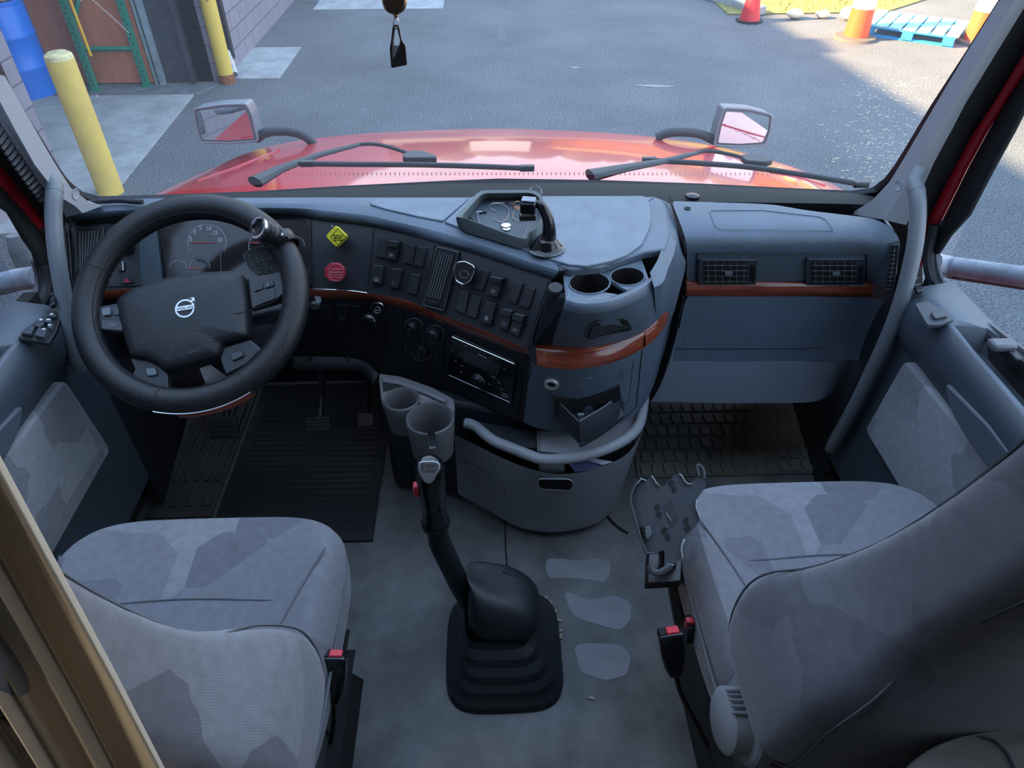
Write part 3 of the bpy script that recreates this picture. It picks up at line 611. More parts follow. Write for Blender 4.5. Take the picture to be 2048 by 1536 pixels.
# ================================================================== DASHBOARD
def R3(L, n=64, z=None): return catmull([PZ(p[0], p[1], p[2] if len(p) > 2 else z) for p in L], n)
dash = thing('dashboard', (0, 1.5, .3), label='dark blue-grey truck dashboard spanning the cab with wood trim and bulging centre console', category='dashboard')
FT = [(128, 446), (190, 442), (300, 434), (450, 430), (580, 432), (631, 442), (690, 448), (747, 457), (810, 471), (867, 489), (930, 505), (1000, 528), (1060, 548), (1103, 562)]
TT = [(140, 594), (200, 582), (290, 577), (450, 574), (560, 575), (626, 578), (694, 581), (735, 586), (808, 599), (849, 616), (895, 635), (961, 658), (1010, 679), (1055, 698)]
TB = [(142, 612), (200, 600), (290, 596), (450, 592), (560, 593), (641, 596), (694, 597), (745, 602), (808, 617), (849, 631), (895, 650), (961, 675), (1010, 695), (1060, 713)]
LBm = [(150, 716), (230, 712), (330, 710), (450, 708), (560, 707), (640, 709), (690, 712), (728, 722), (760, 742), (800, 755), (850, 768), (905, 783), (975, 815), (1047, 845)]
f1 = MB().loft([[p+Vector((0, .035, .018)) for p in R3(FT, z=.765)], R3(FT, z=.765), R3([(a[0]*.5+b[0]*.5, a[1]*.5+b[1]*.5) for a, b in zip(FT, TT)], z=.70), R3(TT, z=.635)])
F1 = Surf(f1)
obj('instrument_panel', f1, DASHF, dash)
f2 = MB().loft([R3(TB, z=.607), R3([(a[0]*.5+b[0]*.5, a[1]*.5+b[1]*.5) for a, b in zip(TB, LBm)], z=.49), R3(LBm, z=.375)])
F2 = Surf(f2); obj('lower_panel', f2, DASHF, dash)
obj('panel_backing', MB().loft([[p+Vector((0, .06, .01)) for p in R3(FT, z=.765)], [p+Vector((0, .06, 0)) for p in R3(TT, z=.62)], [p+Vector((0, .05, 0)) for p in R3(LBm, z=.375)]]), BLKM, dash)
# rolled pad above the panel
PT = [(150, 419), (210, 412), (300, 408), (450, 406), (600, 407), (680, 409), (737, 413), (773, 423), (834, 437), (885, 448), (961, 475), (1020, 494), (1072, 512), (1118, 530)]
PM = [(136, 430), (196, 424), (300, 418), (450, 416), (592, 417), (655, 423), (735, 432), (790, 444), (850, 458), (908, 473), (975, 495), (1030, 514), (1072, 528), (1119, 542)]
padrows = [R3(PT, z=.801), R3(PM, z=.796), R3([(a[0]*.45+b[0]*.55, a[1]*.45+b[1]*.55) for a, b in zip(PM, FT)], z=.782), R3(FT, z=.764), [p+Vector((0, .03, -.002)) for p in R3(FT, z=.764)]]
pad = MB().loft(padrows); obj('padded_top_edge', pad, DASH, dash, sub=1)
endc = [r[-1] for r in padrows]
# flat top deck
REAR = [(132, 408), (190, 402), (300, 397), (450, 396), (600, 395), (700, 395), (800, 395), (900, 395), (960, 395), (1020, 395), (1100, 395), (1180, 395), (1240, 394), (1308, 394)]
top = MB().loft([R3(REAR, z=.79), R3(REAR, z=.802)[:], R3(PT[:13]+[(1118, 530)], z=.801)])
tp2 = MB().prism([PZ(u, v, .8005) for u, v in rnd([(1000, 395), (1314, 394), (1333, 420), (1339, 470), (1331, 498), (1290, 503), (1240, 520), (1200, 533), (1140, 538), (1118, 530), (1060, 508), (1000, 488)], 6)], (0, 0, -.02))
DECK = Plane((0, 0, .801), (0, 0, 1))
obj('top_deck', top, DASH, dash); obj('top_deck', tp2, DASH, dash, bevel=.004)
lidp = rnd([(889, 447), (945, 396), (1286, 395), (1298, 406), (1302, 440), (1298, 460), (1283, 492), (1255, 513), (1222, 526), (1173, 536), (1138, 533), (1114, 526), (1072, 511), (1010, 489), (961, 474)], 4)
obj('storage_lid', slab(lidp, DECK, .005, -.004), mat('lid_plastic', (.135, .175, .225), .45, bump=.3, bscale=420, btype='voronoi', var=.15, vscale=14), dash, bevel=.002)
lid2 = rnd([(740, 411), (742, 404), (760, 400), (940, 398), (886, 445), (834, 435), (773, 421)], 4)
obj('storage_lid', slab(lid2, DECK, .004, -.004), MATS['lid_plastic'], dash, bevel=.002)
# end cap of the pad (rounded right end) and dark gap beside the cup drawer
obj('pad_end', MB().prism([endc[0], endc[1], endc[2], endc[3], PZ(1103, 562, .764)+Vector((0, .05, 0)), endc[0]+Vector((.0, .03, 0))], (.012, .004, 0)), DASHF, dash)
# wood trim
def trim(name, T, B, zt, zb, out, n=64):
    a = R3(T, n, zt); b = R3(B, n, zb); rows = [[p+Vector((0, .006, .002)) for p in a]]
    for k in range(7):
        t = k/6; o = out*math.sin(math.pi*t)**.6
        rows.append([p.lerp(q, t)+(CAM-p).normalized()*o for p, q in zip(a, b)])
    rows.append([p+Vector((0, .006, -.002)) for p in b])
    return obj(name, MB().loft(rows), WOOD, dash)
trim('wood_trim', TT[:3], TB[:3], .635, .607, .004, 20)
trim('wood_trim', TT[4:], TB[4:], .635, .607, .004)
obj('chrome_line', MB().tube([p+Vector((0, -.004, .003)) for p in R3(TT[5:8], 20, .637)], .0009, 5), CHROME, dash)
# vertical breaks on the face
def seam(pix, S=F1, r=.0014): return line(subdiv(pix, 5, False), S, r, .0003)
for q in [[(748, 458), (735, 584)], [(870, 490), (846, 615)], [(922, 503), (884, 630)], [(1098, 562), (1053, 694)], [(622, 443), (626, 576)], [(322, 440), (337, 574)]]:
    obj('panel_gap', seam(q), BLKM, dash, ang=60)
for q in [[(736, 602), (738, 724)], [(808, 618), (800, 752)], [(893, 652), (880, 772)], [(1052, 714), (1035, 838)]]:
    obj('panel_gap', seam(q, F2), BLKM, dash, ang=60)
obj('panel_gap', seam([(320, 439), (600, 434), (628, 440)]), BLKM, dash, ang=60)
# gauge cluster
CLP = rnd([(322, 448), (400, 440), (600, 440), (618, 448), (622, 572), (336, 573)], 8)
cl = obj('gauge_cluster', slab(CLP, fitplane(F1, CLP, .001), .002, -.012), LENS, dash)
obj('cluster_frame', line(subdiv(rnd([(322, 448), (400, 440), (600, 440), (620, 448), (624, 573), (335, 574)], 8), 2), F1, .003, .003, closed=True), BLK, cl)
obj('cluster_side', slab([(280, 452), (316, 446), (330, 570), (287, 571)], F1, .012), mat('cluster_cheek', (.035, .055, .07), .5), cl)
CL = fitplane(F1, rnd([(322, 448), (400, 440), (600, 440), (618, 448), (622, 572), (336, 573)], 8), .001)
def arc(cu_, cv, r, a0, a1, n=24, k=.94): return [(cu_+r*math.cos(R(a)), cv-r*k*math.sin(R(a))) for a in [a0+(a1-a0)*i/n for i in range(n+1)]]
GP = mat('gauge_print', (.42, .45, .50), .5)
def gauge(cu_, cv, r, a0, a1, ticks, needle, lab=None):
    g_ = obj('gauge', slab(circ(cu_, cv, r*1.08, 28), CL, .0022), LENS, cl)
    obj('scale_arc', line(arc(cu_, cv, r, a0, a1), CL, .00045, .0028, n=4), GP, g_, ang=0)
    tm = MB()
    for i in range(ticks+1):
        a = R(a0+(a1-a0)*i/ticks); k = .86 if i % 5 == 0 else .92
        line([(cu_+r*math.cos(a)*k, cv-r*.94*math.sin(a)*k), (cu_+r*math.cos(a), cv-r*.94*math.sin(a))], CL, .0004, .0028, tm, n=4)
    obj('tick_marks', tm, GP, g_, ang=0)
    if needle: obj('needle', line(needle, CL, .0009, .005, n=5), mat('needle_red', (.75, .09, .05), .4), g_)
    return g_
g1 = gauge(415, 486, 39, -25+0, 205, 30, [(383, 486), (430, 486)])
for s_, u, v in [('0', 391, 469), ('5', 402, 460), ('20', 419, 461), ('25', 432, 470), ('30', 441, 484), ('5', 383, 483)]: textpx('numeral', s_, (u-2.5*len(s_), v), (u+2.5*len(s_), v), CL, GP, g1, lift=.003)
textpx('numeral', '10', (388, 470), (396, 470), CL, GP, g1, lift=.003) if False else None
textpx('small_print', 'x100 RPM', (403, 471), (426, 470.5), CL, DIM, g1, lift=.003)
gauge(400, 536, 21, 0, 180, 10, [(380, 538), (407, 538)]); gauge(357, 538, 18, 10, 170, 8, None); gauge(530, 492, 32, 20, 200, 20, [(502, 486), (520, 487)]); gauge(590, 492, 20, 0, 180, 10, None); gauge(592, 540, 16, 0, 180, 8, None)
obj('cluster_divider', line([(442, 505), (444, 562)], CL, .0005, .003), DIM, cl)
# left end: vents and light switches
SLT = mat('slat_sheen', (.13, .14, .155), .4)
def vent(name, outer, inner, S, n1, n2, par=None, bars='v', m=BLK, r=.0011):
    S = fitplane(S, outer)
    o = obj(name, slab(rnd(outer, 3), S, .008, -.012), m, par or dash, bevel=.002)
    obj('vent_opening', slab(rnd(inner, 2), S, .0095), BLKM, o)
    a, b, c, d = [Vector(p) for p in inner]; sm = MB()
    for i in range(n1):
        f = (i+.5)/n1; line([tuple(a.lerp(b, f)), tuple(d.lerp(c, f))], S, r, .0105, sm, n=6)
    obj('slats', sm, SLT, o)
    if n2:
        sm = MB()
        for i in range(n2): f = (i+.5)/n2; line([tuple(a.lerp(d, f)), tuple(b.lerp(c, f))], S, r*.8, .0118, sm, n=6)
        obj('slats', sm, SLT, o)
    obj('frame_rim', line(subdiv(rnd(outer, 3), 1), S, .0013, .008, closed=True), mat('vent_rim', (.06, .065, .075), .35), o)
    return o
vent('air_vent', [(153, 458), (210, 456), (196, 560), (156, 566)], [(160, 464), (203, 463), (190, 553), (162, 558)], F1, 7, 0)
vent('air_vent', [(126, 460), (139, 456), (147, 566), (136, 572)], [(129, 465), (136, 463), (143, 558), (138, 562)], F1, 1, 8)
F1o = F1; F1 = fitplane(F1, [(214, 470), (275, 450), (285, 572), (204, 574)])
sp_ = obj('light_switch_panel', slab(rnd([(214, 470), (275, 450), (285, 572), (204, 574)], 5), F1, .003), mat('switch_panel', (.028, .031, .038), .5), dash, bevel=.001)
obj('dimmer_wheel', slab(rnd([(239, 524), (250, 524), (252, 543), (240, 544)], 2), F1, .010), BLK, sp_, bevel=.001)
obj('dimmer_mark', slab([(247.5, 524), (250, 524), (251.5, 542), (249, 542)], F1, .0105, .009), WHITE, sp_)
obj('light_knob', MB().lathe([(.018, 0), (.017, .02), (.014, .023), (0, .023)], *F1.hit(256, 495)), BLK, sp_)
hz = obj('hazard_switch', slab(rnd([(241, 554), (268, 553), (270, 567), (243, 569)], 2), F1, .007), BLK, sp_, bevel=.001)
obj('hazard_triangle', slab([(249, 566), (263, 565), (255, 555)], F1, .0078, .006), REDK, hz, ang=0)
obj('push_button', slab(rnd([(203, 543), (216, 542), (219, 568), (205, 570)], 2), F1, .006), BLK, sp_, bevel=.001)
F1 = F1o
# brake knobs
def stem(u, v, L_): p, n = F1.hit(u, v); return MB().tube([p, p+n*L_], .008, 12)
N1 = F1.hit(677, 500)[1]
def knob_poly(pix, dz, t): 
    S_ = Plane(F1.hit(677, 510)[0]+N1*dz, N1); return slab(pix, S_, t, 0), S_
pk = obj('parking_brake_knob', knob_poly(rnd([(676, 451), (699, 473), (677, 496), (655, 474)], 6), .022, .014)[0], YEL, dash, bevel=.002, label='yellow diamond parking brake knob')
obj('knob_stem', stem(680, 474, .03), BLK, pk)
SY = Plane(F1.hit(677, 510)[0]+N1*.036, N1)
obj('border_line', line(subdiv([(676, 457), (693, 473.5), (677, 490), (661, 474)], 2), SY, .0006, .0005, closed=True), BLKM, pk)
textpx('lettering', 'PARKING', (666, 472), (687, 472.5), SY, BLKM, pk, h=.0032); textpx('lettering', 'BRAKE', (668.5, 477), (684.5, 477.5), SY, BLKM, pk, h=.0034); textpx('lettering', 'PUSH TO RELEASE', (667, 481), (687, 481.4), SY, BLKM, pk, h=.0022)
tk = obj('trailer_air_knob', knob_poly([(673+21*math.cos(R(22.5+45*k)), 545+20.5*math.sin(R(22.5+45*k))) for k in range(8)], .022, .014)[0], REDK, dash, bevel=.002, label='red octagonal trailer air knob')
obj('knob_stem', stem(676, 546, .03), BLK, tk)
PINK = mat('pale_pink_print', (.60, .32, .36), .5)
obj('border_line', line([(673+17.5*math.cos(R(15*k)), 545+17*math.sin(R(15*k))) for k in range(24) if k not in (0, 1, 11, 12, 13, 23)], SY, .0004, .0005), PINK, tk)
textpx('lettering', 'TRAILER', (662, 539.5), (684, 540), SY, PINK, tk, h=.0032); textpx('lettering', 'AIR SUPPLY', (660, 545.5), (686, 546), SY, PINK, tk, h=.0034)
textpx('lettering', 'NOT FOR PARKING', (660, 550.5), (686, 551), SY, PINK, tk, h=.002); textpx('lettering', 'PUSH TO SUPPLY', (662, 555), (685, 555.5), SY, PINK, tk, h=.002)
obj('panel_screw', MB().lathe([(.003, 0), (.0025, .001), (0, .001)], *F1.hit(664, 452)), STEEL, dash)
# rocker switches. corner lists are TL, TR, BR, BL
def K(q): return [(580+x/3.938, 380+y/3.938) for x, y in q]
SW = mat('switch_plastic', (.016, .018, .022), .42)
SWB = [(705, 370), (790, 380), (765, 545), (680, 530)], [(800, 385), (885, 400), (850, 560), (765, 545)], [(915, 415), (1000, 430), (975, 590), (890, 575)], [(1010, 440), (1090, 450), (1055, 615), (975, 600)], [(670, 585), (755, 595), (735, 750), (650, 735)], [(815, 610), (900, 620), (870, 780), (785, 765)], [(960, 650), (1040, 665), (1005, 830), (930, 815)], [(1500, 610), (1585, 635), (1530, 805), (1450, 780)], [(1610, 670), (1715, 690), (1660, 850), (1575, 830)], [(1775, 710), (1850, 730), (1790, 905), (1720, 880)], [(1865, 750), (1945, 770), (1890, 940), (1805, 915)], [(1345, 785), (1420, 800), (1385, 985), (1310, 955)], [(1440, 820), (1520, 840), (1475, 1020), (1395, 990)], [(1560, 870), (1645, 890), (1600, 1070), (1515, 1040)], [(1700, 925), (1780, 945), (1730, 1110), (1650, 1085)], [(1790, 960), (1875, 985), (1815, 1160), (1735, 1125)]
ROCK = {1: .012, 4: .012, 5: .012, 8: .016, 13: .012, 14: .011, 15: .011}
for i, q in enumerate(SWB):
    q = K(q); t_ = ROCK.get(i, .006)
    o = obj('rocker_switch', slab(rnd(q, 2.5), F1, t_, taper=.93), SW if i in ROCK else mat('switch_blank', (.021, .024, .029), .5), dash, bevel=.0012)
    if i in ROCK:
        c = Vector(q[2]).lerp(Vector(q[3]), .5); tpx = Vector(q[0]).lerp(Vector(q[1]), .5); k = c.lerp(tpx, .26)
        sy = MB(); ux = (Vector(q[2])-Vector(q[3])); ux = ux/ux.length; uy = (tpx-c).normalized()
        W_ = lambda a, b: tuple(k+ux*a+uy*b)
        pats = {1: [[(-4, -4), (-4, 3)], [(4, -4), (4, 3)], [(-4, 0), (4, 0)], [(-1, -3), (1, 3)], [(1, -3), (-1, 3)]], 4: [[(-5, -2), (-5, 1), (-1, 3), (5, 1), (5, -2), (-5, -2)], [(-3, -4), (3, -4)]], 5: [[(-3, -2), (-3, 2), (3, 2), (3, -2), (-3, -2)]], 8: [[(-4, 0), (-3, 3), (0, 4), (3, 3), (4, 0), (3, -3), (0, -4), (-3, -3), (-4, 0)], [(-2, 0), (2, 1)]], 13: [[(-4, 0), (-2, 4), (2, 4), (4, 0), (2, -4), (-2, -4), (-4, 0)], [(-3, -3), (3, 3)], [(-3, 3), (3, -3)]], 14: [[(-4, -2), (-2, 2), (0, -2), (0, 3), (3, 3), (3, -2)]], 15: [[(-4, -3), (4, -3), (4, 2), (1, 2)], [(-4, 0), (0, 0)], [(-3, 3), (-1, 3)]]}
        for pl in pats[i]: line([W_(a*.9, b*.9) for a, b in pl], F1, .00035, t_+.0004, sy, n=4)
        obj('switch_symbol', sy, WHITE if i != 5 else DIM, o, ang=0)
        if i in (1, 8, 14, 15):
            b_ = [tuple(Vector(q[0]).lerp(Vector(q[3]), .06)), tuple(Vector(q[1]).lerp(Vector(q[2]), .06)), tuple(Vector(q[1]).lerp(Vector(q[2]), .36)), tuple(Vector(q[0]).lerp(Vector(q[3]), .36))]
            obj('switch_guard', slab(rnd(b_, 2), F1, t_+.006, .004), GLOSS if i == 8 else SW, o, bevel=.0012)
for q in ([(697, 468), (808, 490)], [(741, 520), (838, 560)]): pass
vent('air_vent', K([(1175, 450), (1340, 492), (1225, 950), (1065, 905)]), K([(1190, 480), (1310, 512), (1205, 868), (1090, 838)]), F1, 6, 0)
vw = obj('vent_thumbwheel', slab(rnd(K([(1090, 858), (1195, 884), (1180, 918), (1080, 892)]), 3), F1, .012), BLK, dash, bevel=.001)
kp = rnd(K([(1330, 575), (1400, 565), (1470, 600), (1478, 640), (1440, 720), (1390, 748), (1330, 715), (1308, 640)]), 5)
kS = Plane(F1.hit(935, 550)[0]+F1.hit(935, 550)[1]*.018, F1.hit(935, 550)[1])
kb = obj('pull_knob', slab(kp, kS, .012, 0), GLOSS, dash, bevel=.002); obj('chrome_ring', line(kp, kS, .0013, .012, closed=True), CHROME, kb)
obj('knob_stem', MB().tube([F1.hit(940, 550)[0], kS.hit(936, 548)[0]], .01, 10), BLK, kb)
obj('knob_symbol', line([(925, 548), (930, 541), (940, 543), (944, 550), (938, 557), (929, 555), (925, 548)], kS, .0005, .0127), DIM, kb)
# lower left switches
for q, lab in [([(235, 900), (320, 900), (322, 1030), (235, 1022)], 0), ([(365, 895), (465, 897), (460, 1045), (365, 1036)], 1), ([(475, 900), (560, 905), (555, 1050), (475, 1045)], 0), ([(120, 900), (180, 900), (180, 1020), (120, 1015)], 0)]:
    o = obj('rocker_switch', slab(rnd(K(q), 2), F2, .005), mat('switch_blank', (.02,)*3), dash, bevel=.001)
    if lab: a = K([(385, 985), (440, 988), (385, 1005), (440, 1008)]); textpx('lettering', 'MIRROR', a[0], a[1], F2, DIM, o, lift=.0055, h=.003); textpx('lettering', 'HEAT', a[2], a[3], F2, DIM, o, lift=.0055, h=.003)
# ignition key and blade
ig = obj('ignition_lock', MB().lathe([(.014, 0), (.013, .008), (0, .008)], *F2.hit(630, 608)), STEEL, dash)
S_ = Plane(F2.hit(630, 606)[0]+F2.hit(630, 606)[1]*.03, (.2, -1, .5)); obj('ignition_key', slab(rnd([(628, 583), (640, 583), (643, 605), (632, 607)], 3), S_, .006), mat('key_metal', (.45, .55, .65), .3, metal=.6), ig, bevel=.001)
# trolley brake lever
p, n = F2.hit(755, 625); tb = obj('hand_valve', MB().tube([p, p+n*.03], .012, 12), BLK, dash)
obj('valve_handle', MB().lathe([(.019, 0), (.023, .006), (.023, .016), (.018, .022), (0, .022)], p+n*.022, n), GLOSS, tb)
S_ = Plane(p+n*.0445, n); obj('chrome_arc', line(arc(755, 619, 14, 10, 170, 14), S_, .0014, .0), CHROME, tb)
obj('valve_symbol', line(circ(755, 620, 6, 14), S_, .0005, .0, closed=True), WHITE, tb); obj('valve_symbol', line([(751, 621), (759, 619)], S_, .0005, .0), WHITE, tb)
obj('lever_slot', slab(rnd([(768, 640), (776, 642), (772, 688), (764, 686)], 2), F2, .002), BLKM, dash)
# heater controls
for u, v, r, a0, a1 in [(828, 653, 16, 10, 180), (871, 667, 16, -30, 190), (845, 700, 19, 190, 330)]:
    p, n = F2.hit(u, v); hk = obj('heater_knob', MB().lathe([(r*.00112, 0), (r*.00108, .012), (r*.0010, .016), (0, .016)], p, n, 28), BLK, dash)
    obj('knob_grip', MB().box(p+n*.018, (.006, .008, r*.0018), Matrix.Rotation(R(20), 3, 'Y')), SW, hk, bevel=.001)
    obj('printed_arc', line(arc(u, v, r*1.12, a0, a1, 16), F2, .0006, .0012), DIM, hk)
sy = MB()
for (u, v) in [(812, 690), (812, 697), (835, 688), (846, 684), (858, 688), (829, 716), (843, 722), (872, 716), (868, 685)]: line([(u-2, v), (u+2, v+.7), (u+2, v-2)], F2, .0005, .001, sy, n=4)
obj('heater_print', sy, DIM, dash, ang=0)
# radio
RP = rnd([(907, 666), (1036, 723), (1024, 806), (896, 746)], 4); F2o = F2; F2 = fitplane(F2, RP, 0)
rad = obj('radio', slab(RP, F2, .006, -.02), GLOSS, dash, bevel=.0015)
obj('display', slab([(931, 695), (1004, 728), (998, 748), (929, 719)], F2, .0068, .005), mat('display_grey', (.045, .052, .06), .25), rad)
obj('chrome_strip', line([(908, 670), (1032, 724)], F2, .0011, .0072), CHROME, rad); obj('chrome_strip', line([(901, 747), (1022, 801)], F2, .0008, .0065), STEEL, rad)
textpx('lettering', 'KENWOOD', (960, 706), (977, 713.5), F2, WHITE, rad, lift=.0069, h=.0032)
p, n = F2.hit(961, 756); rk = obj('volume_knob', MB().lathe([(.016, .005), (.0155, .016), (.013, .019), (0, .019)], p, n, 28), BLK, rad); obj('knob_ring', MB().lathe([(.0165, .006), (.0172, .008), (.0165, .009)], p, n, 28), DIM, rk)
sy = MB()
for (u, v, w) in [(917, 698, 5), (914, 718, 4), (927, 728, 5), (990, 750, 9), (1000, 762, 6), (982, 765, 5), (1012, 735, 4), (935, 688, 4), (925, 740, 5), (1006, 775, 4)]: line([(u-w/2, v-w*.22), (u+w/2, v+w*.22)], F2, .0005, .0066, sy, n=4)
obj('radio_print', sy, WHITE, rad, ang=0)
obj('usb_socket', line([(1008, 783), (1019, 787.5), (1018, 792), (1007, 787.5)], F2, .0005, .0066, closed=True), WHITE, rad, ang=0)
obj('button_row', slab([(913, 690), (920, 693), (917, 715), (910, 712)], F2, .0072, .005), BLK, rad)
F2 = F2o
# ------------------------------------------------------------------ nose of the console
NT = [(1056, 694), (1070, 687), (1096, 690), (1126, 694), (1185, 695), (1255, 678), (1290, 662), (1315, 643), (1332, 618), (1343, 590), (1362, 563)]
NB = [(1060, 722), (1075, 731), (1100, 736), (1150, 738), (1200, 731), (1250, 716), (1292, 693), (1318, 670), (1333, 648), (1343, 618), (1360, 590)]
NL = [(1044, 842), (1060, 851), (1090, 860), (1125, 864), (1180, 862), (1235, 849), (1266, 832), (1290, 806), (1303, 780), (1314, 750), (1332, 702)]
trim('wood_trim', NT[1:7], NB[1:7], .632, .595, .006, 40); trim('wood_trim', NT[6:], NB[6:], .632, .603, .006, 30)
f3 = MB().loft([R3(NB, z=.594), R3([(a[0]*.5+b[0]*.5, a[1]*.5+b[1]*.5) for a, b in zip(NB, NL)], z=.49), R3(NL, z=.385)]); F3 = Surf(f3)
obj('console_front', f3, DASH, dash)
obj('panel_gap', seam([(1060, 716), (1046, 842)], F3), BLKM, dash); obj('panel_gap', seam([(1284, 700), (1272, 812), (1250, 836)], F3), BLKM, dash)
obj('panel_outline', seam([(1266, 722), (1258, 800), (1248, 812)], F3, .0006), BLKM, dash)
# shoulder on the right of the console (from deck down to the trim)
sh0 = [(1308, 394), (1320, 410), (1326, 440), (1328, 470), (1322, 500), (1314, 522), (1300, 545)]
sh1 = [(1330, 402), (1345, 425), (1352, 460), (1350, 500), (1335, 540), (1326, 565), (1308, 575)]
sh2 = [(1340, 408), (1358, 440), (1368, 480), (1372, 520), (1364, 562), (1340, 600), (1313, 643)]
S0, S1, S2_ = R3(sh0, 24, .80), R3(sh1, 24, .785), [PZ(u, v, z) for (u, v), z in zip(catmull([(a, b, 0) for a, b in sh2], 24) and [(q.x, q.y) for q in catmull([(a, b, 0) for a, b in sh2], 24)], [.78-.15*(i/23)**1.1 for i in range(24)])]
shm = MB().loft([S0, S1, S2_, [p+Vector((.0, .02, -.10)) for p in S2_]]); obj('console_shoulder', shm, DASH, dash)
obj('console_side', MB().loft([[PZ(1343, 595, .60), PZ(1362, 563, .64), PZ(1364, 520, .70)+Vector((.0, .1, 0))], [PZ(1332, 702, .385), PZ(1332, 702, .385)+Vector((0, .1, 0)), PZ(1332, 702, .385)+Vector((0, .3, 0))]]), DASH, dash)
# cup drawer
dr = obj('cup_drawer', MB().prism([PZ(u, v, .782) for u, v in [(1128, 534), (1173, 530), (1230, 516), (1276, 500), (1298, 560), (1268, 578), (1208, 598), (1161, 601), (1135, 596)]], (0, 0, -.012)), mat('drawer_plastic', (.12, .155, .20), .45, bump=.2, bscale=400), dash)
TR = Plane((0, 0, .7825), (0, 0, 1))
def cupwell(c, rx, ry, par):
    a = [TR.hit(*q)[0] for q in circ(c[0], c[1], rx, 36, ry)]; cc = sum(a, Vector())/36
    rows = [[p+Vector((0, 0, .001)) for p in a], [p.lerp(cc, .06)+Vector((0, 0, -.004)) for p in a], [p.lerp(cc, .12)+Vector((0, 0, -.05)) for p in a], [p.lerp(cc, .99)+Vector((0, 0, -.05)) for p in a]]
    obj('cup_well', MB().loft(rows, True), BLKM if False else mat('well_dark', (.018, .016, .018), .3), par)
    obj('well_rim', MB().tube(a, .0017, 8, closed=True), MATS['drawer_plastic'], par)
# cut real holes in the tray
def cut(o, pix, z0, z1, S_=TR): cut_local(o, MB().prism([Vector((p.x, p.y, z0)) for p in [S_.hit(*q)[0] for q in pix]], (0, 0, z1-z0)))
hole = circ(1179, 566, 41, 40, 22, .05)
cut(dr, circ(1179, 566, 41, 40, 22, .05), .70, .80); cut(dr, circ(1255, 553, 34.5, 36, 18), .70, .80); cut(dr, [(1212, 558), (1225, 563), (1258, 583), (1244, 590), (1228, 587), (1205, 584)], .70, .80)
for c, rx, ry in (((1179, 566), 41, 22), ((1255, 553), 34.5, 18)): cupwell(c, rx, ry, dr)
UF = [(1132, 596), (1161, 604), (1208, 602), (1245, 592), (1280, 576), (1305, 558)]; UM = [(1126, 615), (1160, 624), (1210, 622), (1250, 610), (1286, 592), (1311, 573)]; UL = [(1102, 690), (1126, 693), (1185, 694), (1255, 677), (1290, 661), (1313, 643)]
fr = MB().loft([[p+Vector((0, .012, -.002)) for p in R3(UF, 40, .785)], R3(UF, 40, .790), R3(UM, 40, .776), R3([((a[0]+b[0])/2, (a[1]+b[1])/2) for a, b in zip(UM, UL)], 40, .705), R3(UL, 40, .634)]); FU = Surf(fr)
obj('drawer_front', fr, DASH, dr, sub=1)
obj('drawer_grip', slab(subdiv(rnd([(1171, 674), (1178, 650), (1190, 641), (1245, 636), (1254, 640), (1263, 655), (1260, 660), (1215, 668), (1178, 678)], 4), 1), FU, .0018, -.002), mat('grip_dark', (.008, .010, .013), .7), dr)
obj('grip_lip', line([(1171, 675), (1174, 658), (1182, 646), (1195, 641)], FU, .0010, .0022), MATS['drawer_plastic'], dr)
obj('grip_floor', slab(subdiv([(1176, 672), (1185, 652), (1222, 646), (1258, 652), (1215, 664), (1180, 674)], 1), FU, .003, .001), mat('grip_grey', (.03, .038, .05), .5), dr)
obj('drawer_side', MB().prism([PZ(1132, 596, .785), PZ(1126, 612, .77), PZ(1102, 690, .634), PZ(1066, 690, .64), PZ(1096, 600, .74)], (0, .02, 0)), DASHF, dr)
obj('drawer_rail', MB().prism([PZ(1128, 534, .782), PZ(1136, 597, .782), PZ(1133, 597, .755), PZ(1126, 534, .755)], (-.004, 0, 0)), DASH, dr)
cylp, _ = PZ(1110, 588, .76), 0; obj('corner_post', MB().lathe([(.021, -.05), (.018, .015), (.014, .02), (0, .02)], cylp, (0, -.25, 1)), DASHF, dash)
# deep fill beneath the open drawer
obj('drawer_cavity', MB().prism([PZ(u, v, .72) for u, v in [(1120, 545), (1280, 505), (1310, 570), (1260, 600), (1160, 625), (1120, 620)]], (0, .0, -.06)), BLKM, dash)
# power socket, blank, grille
p, n = F3.hit(1103, 767); ps = obj('power_socket', MB().lathe([(.009, .001), (.0095, .006), (.0135, .006), (.0135, .003), (.0165, .002), (.0165, -.001)], p, n, 28), mat('ring_bright', (.62, .62, .60), .35, metal=.5), dash); obj('socket_hole', MB().lathe([(.0135, .004), (.0125, .0), (0, .0015)], p, n, 24), BLKM, ps); obj('socket_rim', MB().lathe([(.0125, .0055), (.015, .0065), (.0165, .0045)], p, n, 24), MATS['ring_bright'], ps)
p, n = F3.hit(1173, 765); obj('blank_cap', MB().lathe([(.0155, 0), (.0150, .0018), (.0143, .001), (0, .001)], p, n, 28), DASH, dash)
sy = MB()
for k in range(4): line([(1237, 741+k*5.3), (1247, 739.5+k*5.3)], F3, .0007, .0003, sy, n=5)
obj('speaker_slits', sy, BLKM, dash, ang=0)
